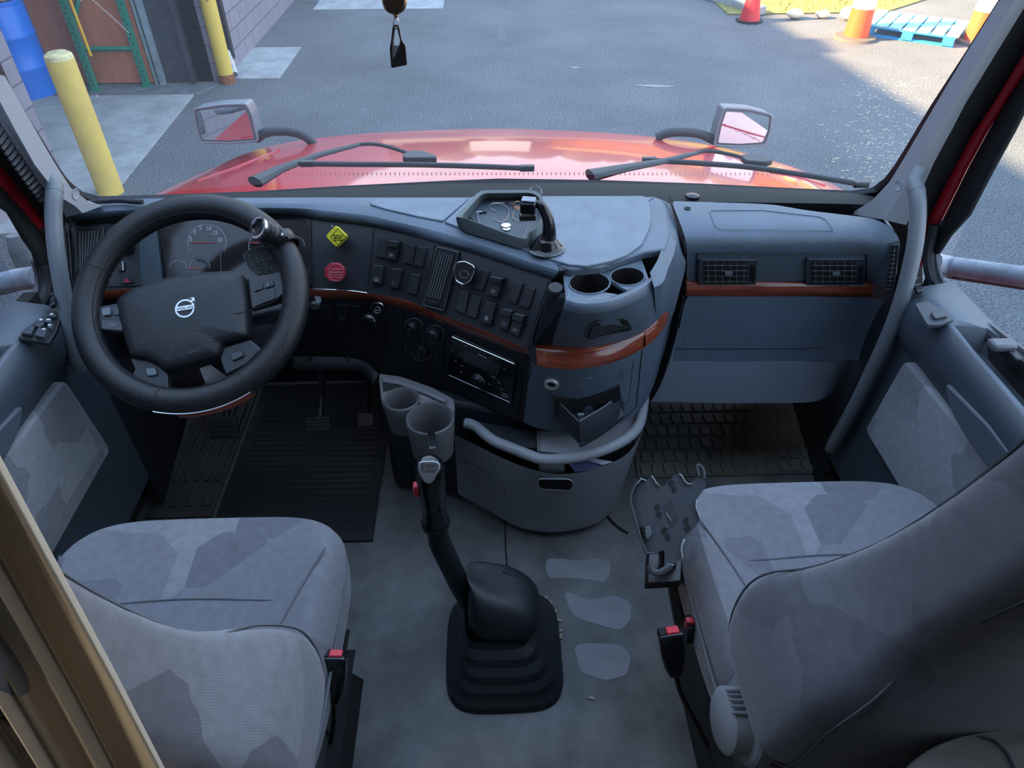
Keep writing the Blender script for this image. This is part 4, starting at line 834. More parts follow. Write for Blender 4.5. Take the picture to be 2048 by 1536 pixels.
# ashtray drawer hanging open
a1, a2 = PZ(1158, 844, .465), PZ(1250, 781, .475); a3, a4 = PZ(1249, 836, .415), PZ(1161, 896, .395)
nn = (a2-a1).cross(a4-a1).normalized(); nn = nn if nn.dot(CAM-a1) > 0 else -nn
ash = obj('open_ashtray', MB().loft([[a1, a1.lerp(a2, .33)+nn*.006, a1.lerp(a2, .66)+nn*.006, a2], [a4, a4.lerp(a3, .33)+nn*.006, a4.lerp(a3, .66)+nn*.006, a3]]), mat('ashtray_plastic', (.028, .034, .043), .5), dash, solid=.006, bevel=.001)
b1, b2 = F3.hit(1109, 797)[0], F3.hit(1239, 776)[0]; dn = Vector((0, 0, -.055))
obj('tray_side', MB().prism([a1-nn*.004, b1, b1+dn, a4-nn*.004+Vector((0, 0, .008))], (.003, .002, 0)), MATS['ashtray_plastic'], ash)
obj('tray_side', MB().prism([a2-nn*.004, b2, b2+dn, a3-nn*.004+Vector((0, 0, .008))], (-.003, .002, 0)), MATS['ashtray_plastic'], ash)
obj('tray_bottom', MB().add([a4+Vector((0, 0, .01)), a3+Vector((0, 0, .01)), b2+dn+Vector((0, 0, .01)), b1+dn+Vector((0, 0, .01))], [(0, 1, 2, 3)]), BLK, ash)
obj('tray_clip', MB().box(a1.lerp(b1, .4)+Vector((.03, .02, -.03)), (.014, .008, .012)), GREYP, ash)
obj('ashtray_hole', slab([(1107, 796), (1158, 797), (1240, 774), (1240, 800), (1150, 838), (1112, 832)], fitplane(F3, [(1107, 796), (1158, 797), (1240, 774), (1240, 800), (1150, 838), (1112, 832)]), .001, -.01), BLKM, dash)
obj('open_edge', MB().tube([a1+Vector((0, 0, .002)), a1.lerp(a2, .5)+nn*.007+Vector((0, 0, .002)), a2+Vector((0, 0, .002))], .0018, 6), MATS['drawer_plastic'], ash)
# ------------------------------------------------------------------ light grey lower parts
obj('knee_strip', MB().loft([R3([(585, 712), (640, 712), (690, 714), (732, 722), (757, 748)], 20, .372), R3([(583, 738), (640, 738), (690, 738), (728, 744), (750, 770)], 20, .335)]), mat('dim_grey_plastic', (.07, .078, .09), .55), dash, solid=.006)
for u in (620, 697): p = PZ(u, 717, .371); obj('screw_hole', MB().lathe([(.007, .002), (0, .002)], p, (0, -1, .6)), BLKM, dash)
# cup holder
ch = thing('cup_holder', PZ(835, 820, .33), label='grey plastic twin cup holder under the radio panel', category='cup holder')
plate = rnd([(757, 746), (800, 752), (860, 772), (908, 797), (910, 815), (905, 838), (830, 800), (770, 815), (762, 800)], 6)
mpl = obj('mounting_plate', MB().prism([PZ(u, v, .44) for u, v in plate], (0, 0, -.02)), CUPG, ch, bevel=.004)
mpl2 = obj('plate_ledge', MB().prism([PZ(u, v, .450) for u, v in [(764, 752), (800, 759), (855, 777), (893, 797), (890, 804), (850, 786), (797, 767), (764, 762)]], (0, 0, -.012)), CUPG, ch, bevel=.003)
obj('plate_pocket', MB().prism([PZ(u, v, .4415) for u, v in [(765, 763), (790, 770), (812, 777), (795, 776), (775, 781), (766, 783)]], (0, 0, -.001)), BLKM, ch)
for c, ro, ri, dp, notch in (((803, 798), .043, .036, .085, None), ((860, 836), .056, .049, .105, True)):
    cc = PZ(c[0], c[1], .445); n_ = 48
    prof = [(ri*.9, -dp+.006), (ri*.94, -dp*.5), (ri, -.004), (ri+.002, 0), ((ri+ro)/2, .003), (ro-.001, .001), (ro, -.003), (ro*.95, -dp*.45), (ro*.86, -dp), (0.0001, -dp)]
    for o_ in (mpl, mpl2): cut_local(o_, MB().prism([cc+Vector((math.cos(a)*ri*1.05, math.sin(a)*ri*1.05, -.06)) for a in [2*math.pi*k/40 for k in range(40)]], (0, 0, .12)))
    cm = MB(); 
    ring = [[cc+Vector((math.cos(a)*r, math.sin(a)*r, h)) for a in [2*math.pi*k/n_ for k in range(n_)]] for r, h in prof]
    for i in range(len(ring)-1):
        for k in range(n_):
            a = (k+.5)*360/n_
            if notch and 264 < a < 288 and prof[i][1] > -dp*.60 and prof[i+1][1] > -dp*.60: continue
            cm.add([ring[i][k], ring[i][(k+1) % n_], ring[i+1][(k+1) % n_], ring[i+1][k]], [(0, 1, 2, 3)])
    obj('cup', cm, CUPG, ch); obj('cup_floor', MB().lathe([(0, -dp+.008), (ri*.9, -dp+.008)], cc, n=32), mat('cup_floor', (.03, .032, .036), .6), ch)
    if notch:
        for a in (264, 288): ca, sa = math.cos(R(a)), math.sin(R(a)); obj('notch_edge', MB().prism([cc+Vector((ca*ri, sa*ri, 0)), cc+Vector((ca*ro, sa*ro, 0)), cc+Vector((ca*ro*.93, sa*ro*.93, -dp*.6)), cc+Vector((ca*ri*.93, sa*ri*.93, -dp*.6))], (.0015, 0, 0)), CUPG, ch)
        obj('notch_edge', MB().prism([cc+Vector((math.cos(R(a))*r*.935, math.sin(R(a))*r*.935, -dp*.46)) for r, a in ((ri, 262), (ri, 290), (ro, 290), (ro, 262))], (0, 0, -.004)), CUPG, ch)
# dark pedestal and storage bin
ped = MB().prism([PZ(u, v, .30) for u, v in [(775, 800), (905, 810), (1080, 850), (1080, 830), (900, 770), (775, 765)]], (0, 0, -.285)) if False else MB().prism([(-.300, 1.45, .015), (-.285, 1.385, .015), (-.12, 1.345, .015), (.02, 1.30, .015), (.25, 1.30, .015), (.34, 1.45, .015), (.34, 1.88, .015), (-.300, 1.88, .015)], (0, 0, .355))
obj('console_pedestal', ped, mat('pedestal_dark', (.012, .016, .024), .6), dash, bevel=.012)
bt = [(909, 868), (940, 884), (970, 899), (1000, 914), (1030, 927), (1075, 942), (1119, 948), (1179, 941), (1239, 918), (1268, 892), (1287, 856)]
bm_ = [(912, 925), (940, 945), (970, 962), (1003, 978), (1035, 992), (1078, 1004), (1119, 1008), (1176, 1000), (1228, 978), (1252, 948), (1271, 902)]
bb = [(916, 988), (944, 1004), (975, 1020), (1005, 1038), (1035, 1053), (1075, 1062), (1115, 1064), (1165, 1056), (1208, 1038), (1234, 1000), (1256, 945)]
rows = [R3(bt, 48, .30), R3(bm_, 48, .16), R3(bb, 48, .03)]
sb = thing('storage_bin', PZ(1100, 1040, .02), label='light grey curved storage bin at the foot of the centre console', category='storage bin')
BINF = MB().loft(rows); SBN = Surf(BINF); obj('bin_front', BINF, GREYP, sb)
hnd = rnd([(1075, 960), (1080, 954), (1138, 955), (1146, 960), (1145, 972), (1139, 978), (1082, 975), (1076, 970)], 4)
obj('handle_slot', slab(hnd, fitplane(SBN, hnd), .0045, -.004), BLKM, sb); obj('slot_rim', line(hnd, fitplane(SBN, hnd), .0022, .0045, closed=True), GREYP, sb)
obj('panel_recess', seam([(926, 916), (934, 924), (970, 942), (1005, 964), (1012, 990)], SBN, .0012), mat('recess_shadow_line', (.09, .105, .13), .6), sb)
ins = [Vector((p.x*1.0+(.12-p.x)*.12, p.y+.05, .285)) for p in rows[0]]
obj('bin_bottom', MB().prism([Vector((p.x, p.y+.03, .22)) for p in rows[0][::4]]+[Vector((.36, 1.45, .22)), Vector((-.1, 1.45, .22))], (0, 0, .004)), BLKM, sb)
bar = [(930, 846), (950, 852), (985, 880), (1030, 899), (1060, 911), (1089, 919), (1149, 915), (1209, 899), (1250, 879), (1275, 855), (1284, 825), (1288, 790)]
obj('guard_rail', MB().tube([PZ(u, v, .335) for u, v in [(q.x, q.y) for q in catmull([(a, b, 0) for a, b in bar], 40)]], .0135, 14), GREYP, sb)
tray = [(1080, 862), (1150, 866), (1230, 850), (1280, 815), (1284, 840), (1262, 866), (1209, 892), (1149, 908), (1078, 902)]
obj('tray_top', MB().prism([PZ(u, v, .325) for u, v in tray], (0, 0, -.02)), GREYP, sb)
obj('tray_dark', MB().prism([PZ(u, v, .322) for u, v in [(920, 838), (1000, 850), (1074, 862), (1072, 896), (1030, 893), (980, 872), (945, 848)]], (0, 0, -.02)), mat('tray_mat_dark', (.022, .026, .033), .6), sb)
obj('tray_edge', MB().prism([PZ(u, v, .330) for u, v in [(1074, 860), (1079, 860), (1079, 904), (1074, 900)]], (0, 0, -.03)), CUPG, sb)
obj('bin_latch', MB().box(PZ(1103, 937, .285), (.062, .02, .014)), mat('latch_grey', (.14, .145, .15), .4), sb, bevel=.002)
for i, (q, c_, l) in enumerate([([(1138, 930), (1160, 922), (1215, 927), (1200, 938), (1150, 945)], (.10, .11, .22), 'dark blue booklet lying in the storage bin'), ([(1165, 919), (1180, 917), (1225, 925), (1205, 931)], (.55, .58, .68), 'white sheet of paper sticking out of the storage bin')]):
    obj('booklet' if i == 0 else 'paper_sheet', MB().prism([PZ(u, v, .285+.006*i) for u, v in q], (0, 0, .003)), mat('paper%d' % i, c_, .6), category='papers', label=l)
# ================================================================== STEERING WHEEL
WC = Vector((-.607, 1.24, .75)); WE = R(54); WNn = Vector((0, -math.cos(WE), math.sin(WE)))
WX = Vector((1, 0, 0)); WY = WNn.cross(WX)
sw = thing('steering_wheel', WC-WNn*.12, label='big black leather-wrapped steering wheel with spinner knob bracket, in front of the driver seat', category='steering wheel')
RW = .2105; rw = .0268
rim = [WC+(WX*math.cos(a)+WY*math.sin(a))*RW for a in [2*math.pi*k/96 for k in range(96)]]
obj('rim', MB().tube(rim, rw, 20, closed=True, up=WNn), LEA, sw)
def warc(a0, a1, r, off, n=24): return [WC+(WX*math.cos(R(a))+WY*math.sin(R(a)))*r+WNn*off for a in [a0+(a1-a0)*k/n for k in range(n+1)]]
obj('stitch_line', MB().tube(warc(0, 360, RW-.0215, .0165, 90)[:-1], .0011, 6, closed=True), BLKM, sw)
for a in (160, 258, 305, 35): 
    c = WC+(WX*math.cos(R(a))+WY*math.sin(R(a)))*RW; rx = (c-WC).normalized()
    obj('wrap_seam', MB().tube([c+(rx*math.cos(q)+WNn*math.sin(q))*(rw+.0002) for q in [2*math.pi*k/24 for k in range(24)]], .0009, 5, closed=True), BLKM, sw)
obj('wood_inlay', MB().tube(warc(268, 304, RW+.0065, -.008), .0245, 14), WOOD, sw); obj('chrome_line', MB().tube(warc(257, 304, RW+.0262, .0085), .0014, 6), CHROME, sw)
WP = lambda h: Plane(WC+WNn*h, WNn)
hubp = [(248, 610), (275, 589), (344, 567), (406, 557), (469, 553), (498, 560), (503, 599), (507, 682), (456, 696), (447, 721), (395, 738), (344, 751), (328, 736), (306, 727), (277, 724), (262, 680), (252, 640)]
hb = slab(rnd(hubp, 8), WP(-.028), .030, 0); 
n_ = len(hb.v)//2; top_ = hb.v[n_:]; c_ = sum(top_, Vector())/n_
hm = MB(); hm.loft([hb.v[:n_], top_, [p.lerp(c_, .06)+WNn*.009 for p in top_], [p.lerp(c_, .2)+WNn*.013 for p in top_], [p.lerp(c_, .6)+WNn*.016 for p in top_]], True); hm.f.append(tuple(range(len(hm.v)-n_, len(hm.v)))); hm.f.append(tuple(range(n_)))
hub = obj('airbag_cover', hm, HUB, sw, ang=60)
HS = WP(.0175)
# the trim lines and lettering of the cover
obj('cover_crease', line([(254, 670), (310, 664), (400, 645), (505, 619)], WP(.0135), .0008, 0), BLKM, hub)
textpx('lettering', 'AIRBAG', (376, 707), (400, 703), WP(.0150), mat('faint_print', (.05, .052, .058), .5), hub, lift=.0)
em = obj('emblem', MB().lathe([(.0155, 0), (.0160, .002), (.0195, .002), (.0200, 0)], HS.hit(370, 617)[0]-WNn*.001, WNn, 40), SATIN, hub)
obj('emblem_bar', slab([(351, 615), (389, 609), (390, 618), (353, 624)], HS, .0025, 0), SATIN, em, bevel=.0004)
textpx('emblem_lettering', 'VOLVO', (354, 622), (388, 616.2), HS, BLK, em, lift=.0027, h=.0048)
obj('emblem_arrow', slab([(380, 604), (386, 598), (378, 597.5), (389, 595), (391, 606), (388.5, 601), (383, 607)], HS, .0022, 0), SATIN, em)
# spokes
SPK = mat('spoke_plastic', (.022, .026, .033), .42)
def spoke(pix, h, t, m=SPK): return obj('spoke', slab(rnd(pix, 5), WP(h), t, 0), m, sw, bevel=.004)
ls = spoke([(172, 612), (190, 610), (203, 620), (250, 612), (256, 672), (203, 664), (190, 690), (176, 690)], -.018, .02)
rs = spoke([(500, 560), (548, 553), (572, 545), (580, 590), (550, 612), (508, 625)], -.018, .018)
bl = spoke([(270, 722), (306, 725), (328, 738), (344, 752), (345, 786), (262, 768), (280, 745)], -.026, .02)
br_ = spoke([(446, 724), (452, 700), (504, 684), (514, 690), (530, 705), (500, 735), (458, 756)], -.026, .02)
BK = mat('button_face', (.045, .052, .065), .4)
for par, q, h, m_ in [(ls, [(206, 640), (243, 644), (247, 662), (208, 658)], .002, BK), (ls, [(205, 617), (221, 615), (223, 630), (206, 632)], .004, mat('button_light', (.13, .15, .18), .35)), (ls, [(227, 616), (246, 614), (248, 630), (228, 630)], .002, BK),
                      (rs, [(506, 565), (524, 562), (526, 578), (508, 584)], .001, SW), (rs, [(528, 561), (546, 558), (548, 572), (529, 577)], .001, SW), (rs, [(508, 588), (548, 576), (550, 598), (512, 612)], .001, SW), (bl, [(291, 737), (312, 735), (316, 750), (296, 753)], -.005, mat('button_light', (.13,)*3)), (br_, [(460, 708), (484, 700), (489, 712), (466, 722)], -.005, BK)]:
    o = obj('spoke_button', slab(rnd(q, 4), WP(h), .003, -.004), m_, par, bevel=.001); obj('button_rim', line(rnd(q, 4), WP(h), .0006, .0026, closed=True), BLKM if h < 0 else mat('rim_grey', (.09, .10, .12), .4), o)
obj('cruise_symbol', line([(222, 652), (228, 651), (232, 649)], WP(.002), .0006, .0034), WHITE, ls)
obj('button_symbol', line([(536, 566), (537, 572), (534, 573)], WP(.001), .0006, .0034), WHITE, rs)
obj('hub_boss', MB().lathe([(.055, -.03), (.07, -.06), (.075, -.10), (0, -.10)], WC, WNn, 28), DASHF, sw)
# column and stalks belong to the column
colm = thing('steering_column', (-.607, 1.36, .58), label='black steering column shroud with stalks behind the steering wheel', category='steering column')
obj('shroud', MB().tube([WC-WNn*.09, WC-WNn*.20, WC-WNn*.30+Vector((0, .05, -.05))], [.07, .085, .095], 16), DASHF, colm)
p0 = PY(195, 604, 1.40); obj('stalk', MB().tube([WC-WNn*.11+Vector((-.05, 0, .02)), WC-WNn*.10+Vector((-.12, 0, .02)), WC-WNn*.09+Vector((-.17, 0, .025))], [.010, .009, .013], 10), mat('stalk_grey', (.05, .06, .075), .35), colm)
obj('stalk', MB().tube([WC-WNn*.11+Vector((.05, 0, -.01)), WC-WNn*.10+Vector((.12, 0, .0)), WC-WNn*.10+Vector((.165, 0, .01))], [.014, .017, .020], 12), mat('stalk_grey2', (.035, .042, .05), .35), colm)
# spinner knob
sk = thing('spinner_knob', WP(.03).hit(540, 480)[0], label='black steering spinner knob with silver ring clamped on the upper right wheel rim', category='knob')
cl_c = WP(.0).hit(566, 487)[0]
kd = (Vector((-.62, -.25, .35))).normalized(); kb0 = cl_c+WNn*.03; kt = WP(.075).hit(517, 456)[0]; kd = (kt-kb0).normalized(); L_ = (kt-kb0).length
obj('knob_grip', MB().lathe([(.013, .004), (.019, .012), (.0205, .02), (.0185, .025), (.021, .03), (.0190, .034), (.0215, .040), (.0195, .044), (.022, .050), (.0225, L_-.006), (.0215, L_)], kb0, kd, 32), BLK, sk)
obj('knob_ring', MB().lathe([(.0225, L_-.003), (.0225, L_+.003), (.0185, L_+.004), (.0175, L_)], kb0, kd, 32), CHROME, sk)
obj('knob_face', MB().lathe([(.0178, L_+.001), (.016, L_-.002), (0, L_-.003)], kb0, kd, 32), GLOSS, sk)
rad_ = (cl_c-WC).normalized(); tng = WNn.cross(rad_)
obj('clamp_band', MB().loft([[cl_c+tng*s_+(rad_*math.cos(q)+WNn*math.sin(q))*(rw+.004) for q in [2*math.pi*k/24 for k in range(24)]] for s_ in (-.014, .014)], True), BLK, sk, solid=.004)
obj('clamp_block', MB().box(cl_c+WNn*.034, (.03, .03, .018), Matrix((tng, rad_, WNn)).transposed()), BLK, sk, bevel=.003)
for s_ in (-1, 1): obj('clamp_bolt', MB().lathe([(.0035, 0), (.0035, .004), (0, .004)], cl_c+WNn*.043+tng*.008*s_+rad_*.008, WNn, 10), STEEL, sk)
# phone holder style mesh pad behind the rim
mp_ = thing('mesh_pad_holder', WP(-.045).hit(515, 522)[0], label='small black holder pad with hexagon mesh behind the wheel rim below the spinner knob', category='holder')
PP = WP(-.045); obj('pad', slab(rnd([(489, 512), (508, 502), (524, 497), (560, 500), (556, 548), (518, 553), (500, 540)], 5), PP, .01, 0), mat('mesh_black', (.012, .013, .015), .5, bump=1, bscale=260, btype='voronoi'), mp_, bevel=.002)
obj('pad_rim', line(rnd([(489, 512), (508, 502), (524, 497), (560, 500), (556, 548), (518, 553), (500, 540)], 5), PP, .0009, .010, closed=True), mat('rim_grey', (.09,)*3), mp_)
obj('pad_arm', MB().tube([PP.hit(545, 510)[0], cl_c-WNn*.028], .007, 8), BLK, mp_)
# ================================================================== SEATS
def seat(cx, cy, s, lab, cyaw=0):
    """s: +1 when the inboard side is at -x (passenger), -1 driver"""
    t = thing('captains_chair', (cx, cy, .0), label=lab, category='seat', group='cloth truck seats')
    def sup(a, n): c, q = math.cos(a), math.sin(a); return abs(c)**(2/n)*math.copysign(1, c), abs(q)**(2/n)*math.copysign(1, q)
    # cushion
    NS = 56; W2, L2 = .262, .275; yc = cy-.275
    rows = []
    for k, (sc, z) in enumerate([(.80, .33), (.95, .345), (.995, .38), (1.0, .43), (.995, .462), (.965, .488), (.90, .500), (.78, .502), (.60, .496), (.40, .492), (.20, .490), (.02, .490)]):
        row = []
        for i in range(NS):
            c, q = sup(2*math.pi*i/NS, 5.0); x = c*W2*sc*(1+.02*q-.09*max(0, -q)**2); y = q*L2*sc
            zz_ = z
            if sc < .93:
                e = abs(x)/W2; zz_ += .020*max(0, (e-.45)/.4)**2*(1 if sc > .5 else 1) - .006; zz_ -= .02*max(0, (y/L2-.35))**2*2
            row.append(Vector((cx+x, yc+y, zz_)))
        rows.append(row)
    cm = MB().loft(rows, True, True); cu = obj('cushion', cm, SEATF, t, ang=70, sub=1)
    CS = Surf(cm)
    def onc(x, y): h = CS.t.ray_cast(Vector((cx+x, yc+y, 1)), Vector((0, 0, -1))); return (h[0] if h[0] else Vector((cx+x, yc+y, .5)))+Vector((0, 0, .0008))
    sm = MB().tube([onc(x, .085-.55*x*x) for x in [-.155+.31*i/20 for i in range(21)]], .0016, 5); obj('seam', sm, SEAM, cu)
    for q in (-1, 1): obj('seam', MB().tube([onc(q*(.232-.10*math.sin(min(1, f)*math.pi/2)), .16-.40*f) for f in [i/20 for i in range(21)]], .0018, 5), SEAM, cu)
    ed = [Vector((cx+sup(2*math.pi*i/NS, 5)[0]*W2*1.003, yc+sup(2*math.pi*i/NS, 5)[1]*L2*1.003, .452)) for i in range(NS)]
    obj('piping', MB().tube(ed, .0028, 6, closed=True), SEAM, cu)
    # backrest: stacked cross-sections leaning back
    dy_ = (cy-.905)+(.03 if s > 0 else .025); dz_ = .028 if s > 0 else .03; cx = cx+(.028 if s < 0 else 0)
    H = [(.46, .20, .11, .02, .46), (.50, .245, .14, .06, .50), (.56, .262, .155, .10, .525), (.63, .268, .16, .115, .525), (.70, .266, .155, .112, .512), (.75, .255, .15, .10, .492), (.79, .228, .142, .075, .465), (.83, .198, .135, .05, .425), (.90, .178, .125, .035, .395), (1.02, .172, .12, .03, .352), (1.14, .168, .11, .03, .318), (1.25, .155, .10, .02, .290), (1.33, .13, .08, .01, .270), (1.37, .08, .04, 0, .26)]
    rows = []; NB_ = 48
    for z, w, th, wing, yf in H:
        row = []; yb = yf+dy_-wing-th/2+(.022 if (s > 0 and z > .8) else 0)
        for i in range(NB_):
            a = 2*math.pi*i/NB_; c, q = sup(a, 3.4); x = c*w; y = (q*.5)*th
            if q > 0: y += wing*(max(0, abs(c)-.30)/.70)**1.5 - .012*(1-abs(c))
            if z < .8 and q > 0: y += .022*math.exp(-((z-.64)/.1)**2)*(1-abs(c)**2)
            row.append(Vector((cx+x-s*.008, yb+y, z+dz_)))
        rows.append(row)
    bm2 = MB().loft(rows, True, True); bk = obj('backrest', bm2, SEATF, t, ang=70, sub=1)
    BS = Surf(bm2)
    def rowpt(k, ang_): 
        a = R(ang_); i = int(round(ang_/360*NB_)) % NB_; return k[i]
    for side_ in (0, 180):
        for da, nm in ((26 if side_ == 0 else -26, 1), (-40 if side_ == 0 else 40, 1)):
            pth = []
            for r in rows[1:-2]: p = rowpt(r, side_+da); cc = sum(r, Vector())/NB_; pth.append(p+(p-cc).normalized()*.0015)
            obj('seam', MB().tube(catmull(pth, 40), .0017, 5), SEAM, bk)
    # base and suspension
    obj('seat_base', MB().box((cx, cy-.30, .29), (.40, .44, .10)), BLK, t, bevel=.01)
    obj('suspension_boot', MB().loft([[Vector((cx+sx*w, cy-.30+sy*w*1.05, z)) for sx, sy in ((-1, -1), (1, -1), (1, 1), (-1, 1))] for w, z in ((.17, .25), (.20, .21), (.17, .17), (.20, .13), (.18, .08), (.20, .0))], True, True), BLKM, t)
    return t, cx, cy
seat(-.535, .905, -1, 'grey cloth driver seat behind the steering wheel, brightly lit on its backrest')
seat(.605, .955, 1, 'grey cloth passenger seat on the right, its dark backrest turned to the camera')
# recline knob on the passenger seat
rk_ = thing('recliner_knob', PZ(1470, 1430, .36), label='round light grey ribbed adjuster knob low beside the passenger seat backrest', category='knob')
kc = PX(1478, 1438, .345); ax = Vector((-1, .0, .12)).normalized()
KG = mat('knob_grey', (.27, .285, .31), .5)
obj('knob_disc', MB().lathe([(0, -.03), (.060, -.03), (.062, -.024), (.062, -.008), (.058, -.004), (0, -.004)], kc, ax, 40), KG, rk_)
obj('knob_body', MB().lathe([(.046, -.005), (.046, .022), (.040, .027), (0, .028)], kc+Vector((0, .0, -.004)), ax, 40), KG, rk_)
rb = MB()
for k in range(5): a = R(62+k*11); rb.tube([kc+Vector((0, math.cos(a)*.046, math.sin(a)*.046))+ax*f for f in (.0, .022)], .0022, 6)
obj('knob_ribs', rb, mat('knob_rib', (.20, .21, .23), .5), rk_)
# buckles
def buckle(px_, top, bot, x, lab, pz, stalk, w=.042):
    t = thing('seat_belt_buckle', PZ(*px_, pz), label=lab, category='seat belt buckle', group='seat belt buckles')
    a, b = PZ(*top, pz), PZ(*bot, pz-.085); d = (a-b).normalized(); side = Vector((1, 0, 0)); side = (side-d*side.dot(d)).normalized(); nrm = d.cross(side)
    M = Matrix((side, nrm, d)).transposed(); L_ = (a-b).length
    obj('buckle_body', MB().loft([[b+M @ Vector((sx*w/2*k_, sy*.013*k_, h)) for sx, sy in ((-1, -1), (1, -1), (1, 1), (-1, 1))] for k_, h in ((.45, 0), (.8, L_*.25), (1, L_*.6), (1, L_))], True, True), GLOSS, t, bevel=.004)
    obj('release_button', MB().box(a+M @ Vector((.004, -.001, .0015)), (w*.5, .016, .006), M), REDB, t, bevel=.002)
    obj('belt_slot', MB().box(a+M @ Vector((-.013, 0, .001)), (w*.25, .018, .003), M), BLKM, t)
    obj('stalk_cable', MB().tube(catmull([b+d*.01]+stalk, 14), .0045, 8), BLKM, t)
buckle((665, 1330), (667, 1308), (668, 1405), -.27, 'black buckle with red button standing beside the driver seat', .47, [PZ(668, 1440, .30), PZ(660, 1500, .18), PZ(650, 1530, .10), Vector((-.27, .50, .02))])
buckle((1340, 1290), (1340, 1262), (1350, 1352), .29, 'black buckle with red button standing beside the passenger seat', .47, [PZ(1365, 1395, .28), PZ(1395, 1450, .16), PZ(1412, 1490, .06), PZ(1416, 1500, .01)])
t = thing('belt_latch', PZ(1382, 1250, .40), label='small dark latch with a red tab tucked under the passenger cushion edge', category='latch')
obj('latch_body', MB().box(PZ(1386, 1258, .40), (.03, .03, .05)), BLK, t, bevel=.003); obj('red_tab', MB().box(PZ(1379, 1246, .425), (.014, .012, .022)), REDB, t, bevel=.002)
# ================================================================== GEAR LEVER
gl = thing('gear_lever', (0, .93, 0), label='black gear lever with silver-capped knob and red button rising from its rubber boot', category='gear lever')
GY = .93
gp = [PY(u, v, GY) for u, v in [(872, 1040), (880, 1085), (903, 1135), (925, 1180), (948, 1215)]]+[Vector((-.03, .935, .05))]
obj('lever_shaft', MB().tube(catmull(gp, 24), [.0215]*4+[.0235]*20, 20), BOOT, gl)
kt_, kb_ = PY(858, 925, GY), PY(872, 1052, GY); ka = (kt_-kb_).normalized(); L_ = (kt_-kb_).length
kx = (Vector((1, 0, 0))-ka*ka.x).normalized(); kyv = ka.cross(kx)
def kring(h, rx, ry, off=0): return [kb_+ka*h+kyv*off+(kx*math.cos(q)*rx+kyv*math.sin(q)*ry) for q in [2*math.pi*k/28 for k in range(28)]]
obj('knob_body', MB().loft([kring(0, .020, .020), kring(.004, .027, .026, .001), kring(.014, .029, .028, .001), kring(.022, .0255, .025), kring(.045, .0245, .025), kring(.058, .0235, .024), kring(.066, .0240, .024), kring(.085, .026, .027), kring(L_-.018, .0295, .030, -.004), kring(L_-.006, .0285, .030, -.004), kring(L_+.004, .023, .024, -.003), kring(L_+.009, .010, .012, -.002)], True, True), GLOSS, gl, sub=1)
obj('collar', MB().loft([kring(.0, .0255, .026), kring(.004, .0290, .029, .001), kring(.013, .0300, .0295, .001), kring(.018, .0275, .027, .0)], True), BOOT, gl)
# silver cap facing the camera
cn = (CAM-PY(858, 945, GY)).normalized()
KS = Plane(PY(858, 945, GY)+cn*.0385, cn)
cap = obj('silver_cap', slab(rnd([(836, 926), (846, 922), (868, 922), (880, 926), (879, 940), (866, 964), (857, 968), (849, 964), (836, 940)], 5), KS, .002, -.022), SATIN, gl, bevel=.001)
textpx('lettering', 'Eaton', (843.5, 935), (873, 935), KS, BLK, cap, lift=.0021, thick=.0003); textpx('lettering', 'Fuller', (843.5, 945), (872, 945), KS, BLK, cap, lift=.0021, thick=.0003)
textpx('small_print', 'Transmissions', (846, 950), (870, 950), KS, DIM, cap, lift=.0021, thick=.0003)
obj('red_button', MB().box(PY(829, 979, GY-.01)+Vector((.004, 0, 0)), (.013, .018, .030)), REDB, gl, bevel=.004)
obj('lever_mark', MB().tube([p for p in [Plane(PY(864, 1036, GY)+cn*.027, cn).hit(864+2.5*math.cos(q), 1036+2.5*math.sin(q))[0] for q in [k*.785 for k in range(8)]]], .0005, 4, closed=True), WHITE, gl)
# boot
bo = thing('gear_boot', (.013, .88, 0), label='black pleated rubber boot on the floor around the gear lever', category='gear boot')
def bring(cx, cy, hx, hy, z, tx=0, n=40, ex=4.2):
    r_ = []
    for i in range(n):
        a = 2*math.pi*i/n; c, q = math.cos(a), math.sin(a); r_.append(Vector((cx+abs(c)**(2/ex)*math.copysign(hx, c), cy+abs(q)**(2/ex)*math.copysign(hy, q), z+tx*math.copysign(abs(c)**(2/ex), c))))
    return r_
BR = [(.013, .875, .135, .150, .0), (.013, .875, .133, .148, .018), (.013, .876, .118, .132, .024), (.012, .877, .116, .130, .046), (.011, .88, .102, .116, .050), (.010, .882, .100, .113, .072), (.006, .888, .088, .098, .078), (.004, .890, .086, .096, .098), (-.002, .897, .072, .080, .106), (-.004, .900, .070, .078, .124)]
obj('boot_pleats', MB().loft([bring(*b) for b in BR], True), BOOT, bo, sub=1)
BR2 = [(.012, .899, .082, .084, .112, 0), (.018, .902, .084, .080, .140, -.004), (.014, .908, .078, .072, .168, -.012), (.006, .914, .068, .064, .188, -.014), (-.008, .922, .054, .052, .206, -.012), (-.030, .930, .034, .038, .216, -.014), (-.044, .934, .024, .026, .222, -.010), (-.050, .936, .010, .012, .222, -.006)]
obj('boot_neck', MB().loft([bring(*b[:5], tx=b[5], ex=3) for b in BR2], True, True), BOOT, bo, sub=1)
fold = MB()
for x_ in (-.03, .0, .035): fold.tube([Vector((x_-.02, .955, .20)), Vector((x_+.004, .945, .19)), Vector((x_+.03, .90, .16)), Vector((x_+.04, .86, .11))], .006, 8)
obj('boot_ribs', fold, BOOT, bo)
